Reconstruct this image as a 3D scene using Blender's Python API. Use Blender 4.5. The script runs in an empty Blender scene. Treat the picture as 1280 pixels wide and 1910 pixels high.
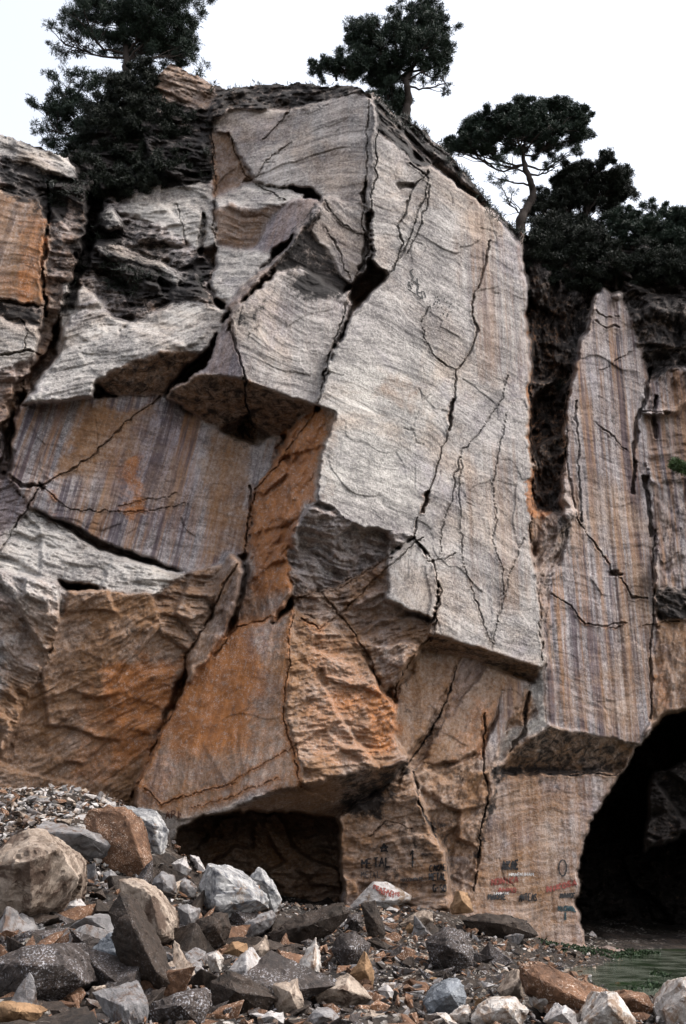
import bpy, bmesh, math, random, re
import numpy as np
from mathutils import Vector
R = math.radians
random.seed(7)
rng = np.random.default_rng(7)
scn = bpy.context.scene
COL = scn.collection

# ------------------------------------------------------------------ camera, sky, sun, exposure
PITCH = R(19.9)
CAMZ = 2.7
FPX = 1866.7                      # 35 mm lens on a 24 mm wide frame, in pixels of the 1280 px photograph
cam_d = bpy.data.cameras.new('camera')
cam = bpy.data.objects.new('camera', cam_d)
COL.objects.link(cam)
cam_d.sensor_fit = 'HORIZONTAL'
cam_d.sensor_width = 24.0
cam_d.lens = 35.0
cam_d.clip_start = 0.1
cam_d.clip_end = 2000
cam.location = (0, 0, CAMZ)
cam.rotation_euler = (R(90) + PITCH, 0, 0)
scn.camera = cam

SUN_EL, SUN_AZ = R(54), R(100)    # azimuth measured from +Y towards +X: high on the right
world = bpy.data.worlds.new('World')
scn.world = world
world.use_nodes = True
wn, wl = world.node_tree.nodes, world.node_tree.links
wn.clear()
sky = wn.new('ShaderNodeTexSky')
sky.sky_type = 'NISHITA'
sky.sun_disc = False
sky.sun_elevation = SUN_EL
sky.sun_rotation = SUN_AZ
sky.air_density = 1.0
sky.dust_density = 4.0
sky.ozone_density = 1.0
hs = wn.new('ShaderNodeHueSaturation')          # thin overcast: the blue is washed out all over
hs.inputs['Saturation'].default_value = 0.34
hs.inputs['Value'].default_value = 1.8
bg = wn.new('ShaderNodeBackground')
bg.inputs['Strength'].default_value = 0.15
wo = wn.new('ShaderNodeOutputWorld')
wl.new(sky.outputs[0], hs.inputs['Color'])
wl.new(hs.outputs[0], bg.inputs['Color'])
wl.new(bg.outputs[0], wo.inputs['Surface'])

sun_d = bpy.data.lights.new('sun', 'SUN')
sun_d.energy = 1.4
sun_d.angle = R(14)
sun_d.color = (1.0, 0.97, 0.92)
sun = bpy.data.objects.new('sun', sun_d)
COL.objects.link(sun)
sdir = Vector((math.sin(SUN_AZ) * math.cos(SUN_EL), math.cos(SUN_AZ) * math.cos(SUN_EL), math.sin(SUN_EL)))
sun.rotation_euler = (-sdir).to_track_quat('-Z', 'Y').to_euler()
sun.location = (20, -20, 60)

scn.view_settings.view_transform = 'Standard'
scn.view_settings.look = 'None'
scn.view_settings.exposure = 0.75
scn.view_settings.gamma = 1.0
scn.view_settings.use_curve_mapping = False
scn.cycles.max_bounces = 4
scn.cycles.diffuse_bounces = 2

# ------------------------------------------------------------------ helpers
CP, SP = math.cos(PITCH), math.sin(PITCH)

def ray(u, v):
    """direction with unit Y component through pixel (u, v)"""
    dx = (np.asarray(u, float) - 640) / FPX
    dy = (955 - np.asarray(v, float)) / FPX
    yc = CP - dy * SP
    return dx / yc, (SP + dy * CP) / yc

def at(u, v, Y):
    rx, rz = ray(u, v)
    return np.stack([rx * Y, np.asarray(Y, float) + 0 * rx, CAMZ + rz * Y], -1)

_P = np.random.default_rng(3).permutation(256)
_P = np.concatenate([_P, _P, _P])
_G = np.random.default_rng(4).normal(size=(256, 3))
_G /= np.linalg.norm(_G, axis=1)[:, None]

def perlin(p):
    p = np.asarray(p, np.float32)
    i = np.floor(p).astype(np.int64)
    f = p - i
    i &= 255
    w = f * f * f * (f * (f * 6 - 15) + 10)
    out = 0
    for a in (0, 1):
        wa = w[:, 0] if a else 1 - w[:, 0]
        A = _P[i[:, 0] + a]
        for b in (0, 1):
            wb = wa * (w[:, 1] if b else 1 - w[:, 1])
            B = _P[A + i[:, 1] + b]
            for c in (0, 1):
                g = _G[_P[B + i[:, 2] + c]]
                d = g[:, 0] * (f[:, 0] - a) + g[:, 1] * (f[:, 1] - b) + g[:, 2] * (f[:, 2] - c)
                out = out + d * wb * (w[:, 2] if c else 1 - w[:, 2])
    return out * 1.6

def fbm(p, oct=4, gain=0.5, lac=2.03):
    p = np.asarray(p, np.float32)
    s, a = 0, 1.0
    for k in range(oct):
        s = s + a * perlin(p)
        p = p * lac + 17.3
        a *= gain
    return s

def hash2(i, j, k):
    return (_P[(_P[(_P[i & 255] + j) & 255] + k) & 255]) / 255.0

def cells(x, y, seed=0):
    """jittered cells: nearest cell's offset in -1..1 and a tilted facet value"""
    ix, iy = np.floor(x).astype(np.int64), np.floor(y).astype(np.int64)
    best = np.full(x.shape, 9e9); second = best.copy()
    off = np.zeros(x.shape); tilt = np.zeros(x.shape)
    for a in (-1, 0, 1):
        for b in (-1, 0, 1):
            cx, cy = ix + a, iy + b
            px = cx + hash2(cx, cy, seed); py = cy + hash2(cx, cy, seed + 1)
            ex, ey = x - px, y - py
            d = ex * ex + ey * ey
            m = d < best
            second = np.where(m, best, np.minimum(second, d))
            best = np.where(m, d, best)
            off = np.where(m, hash2(cx, cy, seed + 2) * 2 - 1, off)
            tx = hash2(cx, cy, seed + 3) * 2 - 1; ty = hash2(cx, cy, seed + 4) * 2 - 1
            tilt = np.where(m, ex * tx + ey * ty, tilt)
    return off, tilt, np.sqrt(second) - np.sqrt(best)

def inside(u, v, poly):
    r = np.zeros(u.shape, bool)
    n = len(poly)
    for k in range(n):
        x1, y1 = poly[k][:2]; x2, y2 = poly[(k + 1) % n][:2]
        if y1 == y2: continue
        c = ((y1 > v) != (y2 > v)) & (u < (x2 - x1) * (v - y1) / (y2 - y1) + x1)
        r ^= c
    return r

def polydist(u, v, pl):
    d = np.full(u.shape, 9e9)
    for (x1, y1), (x2, y2) in zip(pl[:-1], pl[1:]):
        lx, ly = x2 - x1, y2 - y1
        t = np.clip(((u - x1) * lx + (v - y1) * ly) / (lx * lx + ly * ly + 1e-9), 0, 1)
        d = np.minimum(d, np.hypot(u - x1 - t * lx, v - y1 - t * ly))
    return d

def mesh_np(name, verts, faces, mat=None, parent=None, smooth=True, attrs=None):
    verts = np.asarray(verts, np.float32); faces = np.asarray(faces, np.int32)
    me = bpy.data.meshes.new(name)
    n = faces.shape[1]
    me.vertices.add(len(verts)); me.vertices.foreach_set('co', verts.ravel())
    me.loops.add(faces.size); me.loops.foreach_set('vertex_index', faces.ravel())
    me.polygons.add(len(faces))
    me.polygons.foreach_set('loop_start', np.arange(0, faces.size, n, dtype=np.int32))
    me.polygons.foreach_set('loop_total', np.full(len(faces), n, np.int32))
    me.polygons.foreach_set('use_smooth', np.full(len(faces), smooth, bool))
    for k, (typ, arr) in (attrs or {}).items():
        a = me.attributes.new(k, typ, 'POINT')
        a.data.foreach_set('color' if typ == 'FLOAT_COLOR' else 'vector' if typ == 'FLOAT_VECTOR' else 'value',
                           np.asarray(arr, np.float32).ravel())
    me.update(calc_edges=True)
    if mat: me.materials.append(mat)
    o = bpy.data.objects.new(name, me)
    COL.objects.link(o)
    if parent: o.parent = parent
    return o

def tag(o, label=None, cat=None, group=None, kind=None):
    if label: o['label'] = label
    if cat: o['category'] = cat
    if group: o['group'] = group
    if kind: o['kind'] = kind
    return o

def empty(name, loc=(0, 0, 0)):
    o = bpy.data.objects.new(name, None)
    o.location = loc
    COL.objects.link(o)
    return o

# ------------------------------------------------------------------ node helpers
class NT:
    def __init__(s, name):
        s.m = bpy.data.materials.new(name); s.m.use_nodes = True
        s.n, s.l = s.m.node_tree.nodes, s.m.node_tree.links
        s.n.clear()
        s.out = s.n.new('ShaderNodeOutputMaterial')
        s.b = s.n.new('ShaderNodeBsdfPrincipled')
        s.l.new(s.b.outputs[0], s.out.inputs[0])
    def put(s, sock, val):
        if hasattr(val, 'is_output'): s.l.new(val, sock)
        elif isinstance(val, (tuple, list)) and len(val) == 3 and sock.type == 'RGBA': sock.default_value = (*val, 1)
        else: sock.default_value = val
    def attr(s, name, out='Color'):
        n = s.n.new('ShaderNodeAttribute'); n.attribute_name = name
        return n.outputs[out]
    def sep(s, c):
        n = s.n.new('ShaderNodeSeparateColor'); s.put(n.inputs[0], c); return n.outputs
    def scale(s, vec, sc):
        n = s.n.new('ShaderNodeVectorMath'); n.operation = 'MULTIPLY'
        s.put(n.inputs[0], vec); n.inputs[1].default_value = sc; return n.outputs[0]
    def coord(s, k='Object'):
        return s.n.new('ShaderNodeTexCoord').outputs[k]
    def geo(s, k='Position'):
        return s.n.new('ShaderNodeNewGeometry').outputs[k]
    def noise(s, vec, scale=1, detail=4, rough=.55, dist=0):
        n = s.n.new('ShaderNodeTexNoise')
        s.put(n.inputs['Vector'], vec); n.inputs['Scale'].default_value = scale
        n.inputs['Detail'].default_value = detail; n.inputs['Roughness'].default_value = rough
        n.inputs['Distortion'].default_value = dist
        return n.outputs['Fac']
    def vor(s, vec, scale=1, feature='F1', out='Distance'):
        n = s.n.new('ShaderNodeTexVoronoi'); n.feature = feature
        s.put(n.inputs['Vector'], vec); n.inputs['Scale'].default_value = scale
        return n.outputs[out]
    def math(s, op, a, b=0.0, c=None, clamp=False):
        n = s.n.new('ShaderNodeMath'); n.operation = op; n.use_clamp = clamp
        s.put(n.inputs[0], a); s.put(n.inputs[1], b)
        if c is not None: s.put(n.inputs[2], c)
        return n.outputs[0]
    def step(s, x, lo, hi, a=0.0, b=1.0):
        n = s.n.new('ShaderNodeMapRange'); n.interpolation_type = 'SMOOTHSTEP'
        s.put(n.inputs['Value'], x)
        s.put(n.inputs['From Min'], lo); s.put(n.inputs['From Max'], hi)
        n.inputs['To Min'].default_value = a; n.inputs['To Max'].default_value = b
        return n.outputs[0]
    def mix(s, f, a, b, mode='MIX'):
        n = s.n.new('ShaderNodeMix'); n.data_type = 'RGBA'; n.blend_type = mode
        s.put(n.inputs[0], f); s.put(n.inputs[6], a); s.put(n.inputs[7], b)
        return n.outputs[2]
    def bump(s, h, strength=.5, dist=.05, normal=None):
        n = s.n.new('ShaderNodeBump'); s.put(n.inputs['Height'], h)
        n.inputs['Strength'].default_value = strength; n.inputs['Distance'].default_value = dist
        if normal: s.put(n.inputs['Normal'], normal)
        return n.outputs[0]
    def done(s, col, rough=.85, normal=None, spec=.3):
        s.put(s.b.inputs['Base Color'], col); s.put(s.b.inputs['Roughness'], rough)
        s.put(s.b.inputs['Specular IOR Level'], spec)
        if normal: s.put(s.b.inputs['Normal'], normal)
        return s.m
# ------------------------------------------------------------------ rock material of the cliff
def cliff_material():
    t = NT('quarry_marble')
    m1 = t.sep(t.attr('stain_a')); m2 = t.sep(t.attr('stain_shade_b'))
    light, ochre, orange = m1[0], m1[1], m1[2]
    black, streak, purple = m2[0], m2[1], m2[2]
    sc = t.attr('strata', 'Vector'); vs = t.attr('drip', 'Vector'); pos = t.geo()
    band = t.noise(t.scale(sc, (.16, 1.6, .3)), 1, 5, .62, .4)
    fine = t.noise(t.scale(sc, (1.1, 6.5, 1.4)), 1, 6, .7, .9)
    hair = t.noise(t.scale(sc, (2.2, 38, 4)), 1, 3, .6, .3)
    mott = t.noise(pos, .55, 5, .6)
    grit = t.noise(pos, 9, 4, .7)
    spk = t.noise(pos, 26, 2, .6)
    ns = t.math('SUBTRACT', 1.0, t.math('MULTIPLY', streak, .85, None, True))
    fine = t.math('ADD', t.math('MULTIPLY', fine, ns), t.math('MULTIPLY', t.math('SUBTRACT', 1.0, ns), t.noise(t.scale(vs, (5, .5, 2)), 1, 5, .7, .3)))
    g = t.math('MULTIPLY_ADD', fine, .38, t.math('MULTIPLY_ADD', band, .42, t.math('MULTIPLY', t.noise(pos, 1.6, 6, .7, .3), .2)))
    g = t.math('MULTIPLY_ADD', hair, .12, t.math('MULTIPLY', g, .88))
    g = t.math('ADD', g, t.math('MULTIPLY_ADD', mott, .8, -.41))
    g = t.math('ADD', g, t.math('MULTIPLY_ADD', grit, .9, -.45))
    g = t.math('ADD', g, t.math('MULTIPLY_ADD', spk, .45, -.225))
    g = t.step(g, .22, .80)
    grey = t.mix(g, (.115, .105, .108), (.50, .475, .455))
    pale = t.mix(g, (.20, .195, .19), (.62, .60, .56))
    col = t.mix(light, grey, pale)
    col = t.mix(t.math('MULTIPLY', purple, .75), col, t.mix(g, (.085, .068, .088), (.36, .315, .37)))
    # drip streaks: iron brown, dark manganese, pale lime
    s1 = t.noise(t.scale(vs, (1.5, .05, .5)), 1, 5, .68, .12)
    s2 = t.noise(t.scale(vs, (3.1, .10, .9)), 1, 4, .65, .1)
    s3 = t.noise(t.scale(vs, (7.5, .28, 2)), 1, 3, .6, .1)
    f = t.math('MULTIPLY', streak, t.step(t.math('MULTIPLY_ADD', s3, .35, s1), .58, .80))
    col = t.mix(t.math('MULTIPLY', f, .80), col, t.mix(s3, (.15, .072, .032), (.36, .19, .085)))
    f = t.math('MULTIPLY', streak, t.step(t.math('MULTIPLY_ADD', s3, .4, s2), .66, .86))
    col = t.mix(t.math('MULTIPLY', f, .85), col, (.065, .05, .065))
    f = t.math('MULTIPLY', streak, t.step(s2, .40, .28))
    col = t.mix(t.math('MULTIPLY', f, .5), col, (.36, .34, .38))
    veil = t.noise(pos, .23, 6, .66, .6)
    col = t.mix(t.math('MULTIPLY', t.step(veil, .46, .68), .42), col, t.mix(g, (.11, .062, .034), (.50, .37, .26)))
    col = t.mix(t.math('MULTIPLY', t.step(t.noise(pos, .31, 5, .65, .4), .54, .7), .35), col, t.mix(g, (.10, .085, .11), (.36, .33, .40)))
    col = t.mix(t.math('MULTIPLY', t.step(t.noise(t.scale(vs, (1.2, .25, .6)), 1, 6, .7, .4), .58, .76), .38), col, (.055, .045, .045))
    # rust: ochre veil and orange crust
    n1 = t.noise(pos, 1.1, 6, .68, .6)
    n2 = t.noise(pos, 4.5, 5, .7, .4)
    f = t.step(t.math('ADD', ochre, t.math('MULTIPLY_ADD', n1, 1.1, -.55)), .25, .95)
    oc = t.mix(n2, (.062, .028, .011), (.37, .185, .066))
    col = t.mix(t.math('MULTIPLY', f, .85), col, t.mix(t.math('MULTIPLY', g, .35), oc, grey))
    f = t.step(t.math('ADD', orange, t.math('MULTIPLY_ADD', n2, 1.1, -.55)), .35, .9)
    orc = t.mix(n1, (.15, .050, .015), (.48, .19, .048))
    col = t.mix(t.math('MULTIPLY', f, .86), col, t.mix(t.math('MULTIPLY', t.step(t.math('MULTIPLY_ADD', spk, .5, t.math('MULTIPLY', n2, .5)), .50, .62), .65), orc, t.mix(g, (.20, .15, .13), (.52, .46, .42))))
    # weather spots: grey lichen and pale chips at hand size, over all faces
    sp1 = t.noise(pos, 2.1, 8, .74, .3); sp2 = t.noise(t.scale(sc, (1.6, 4.5, 2)), 1, 7, .74, .6)
    col = t.mix(t.math('MULTIPLY', t.step(sp1, .54, .70), .55), col, (.07, .058, .052))
    col = t.mix(t.math('MULTIPLY', t.step(sp2, .56, .72), .42), col, (.055, .045, .042))
    col = t.mix(t.math('MULTIPLY', t.step(t.noise(pos, 3.3, 7, .72, .4), .58, .72), .35), col, (.56, .53, .50))
    # black crust and lichen, plus shade painted under overhangs, in recesses and cave
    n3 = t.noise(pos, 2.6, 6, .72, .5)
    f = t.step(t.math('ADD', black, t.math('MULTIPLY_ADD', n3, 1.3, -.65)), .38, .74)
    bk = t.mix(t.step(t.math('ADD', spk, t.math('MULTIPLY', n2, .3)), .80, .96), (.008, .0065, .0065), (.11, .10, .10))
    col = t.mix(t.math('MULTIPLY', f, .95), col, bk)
    col = t.mix(1.0, col, (.82, .785, .765), 'MULTIPLY')
    h = t.math('ADD', t.math('MULTIPLY', fine, .4), t.math('MULTIPLY_ADD', grit, .5, t.math('MULTIPLY', spk, .35)))
    h = t.math('ADD', h, t.math('MULTIPLY', t.math('MULTIPLY', hair, ns), .25))
    return t.done(col, .82, t.bump(h, .75, .09), .25)

ROCK = cliff_material()

# ------------------------------------------------------------------ cliff: facets read off the rock, each a plane through its corners
#        light ochre orange black streak purple
MATS = {'W': (.12, .52, .04, .10, .62, .38), 'V': (0, .8, .02, .56, .1, .1), 'G': (.25, .16, 0, .03, .12, .1), 'L': (.62, .10, 0, 0, .05, 0), 'S': (.15, .12, .0, .0, 1.0, .42), 'B': (.05, .72, .20, .12, .2, .25),  # V: shade of the overhang undersides, painted as black weight
        'O': (.32, .45, .52, 0, .4, .15), 'K': (.0, .5, .05, .72, .2, .2), 'P': (.15, .2, .05, .05, .3, .8), 'D': (0, .9, .05, .22, 0, 0), 'C': (0, .7, 0, .80, 0, 0),  # C paints shade into the cave; K is lichen, soil and painted overhang shade
        'M': (.08, .55, .16, .14, .25, .28), 'T': (.0, .80, .08, .12, .70, .25), 'N': (.12, .38, .02, .24, .15, .3), 'F': (.30, .05, 0, -.05, .0, .05)}
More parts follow.
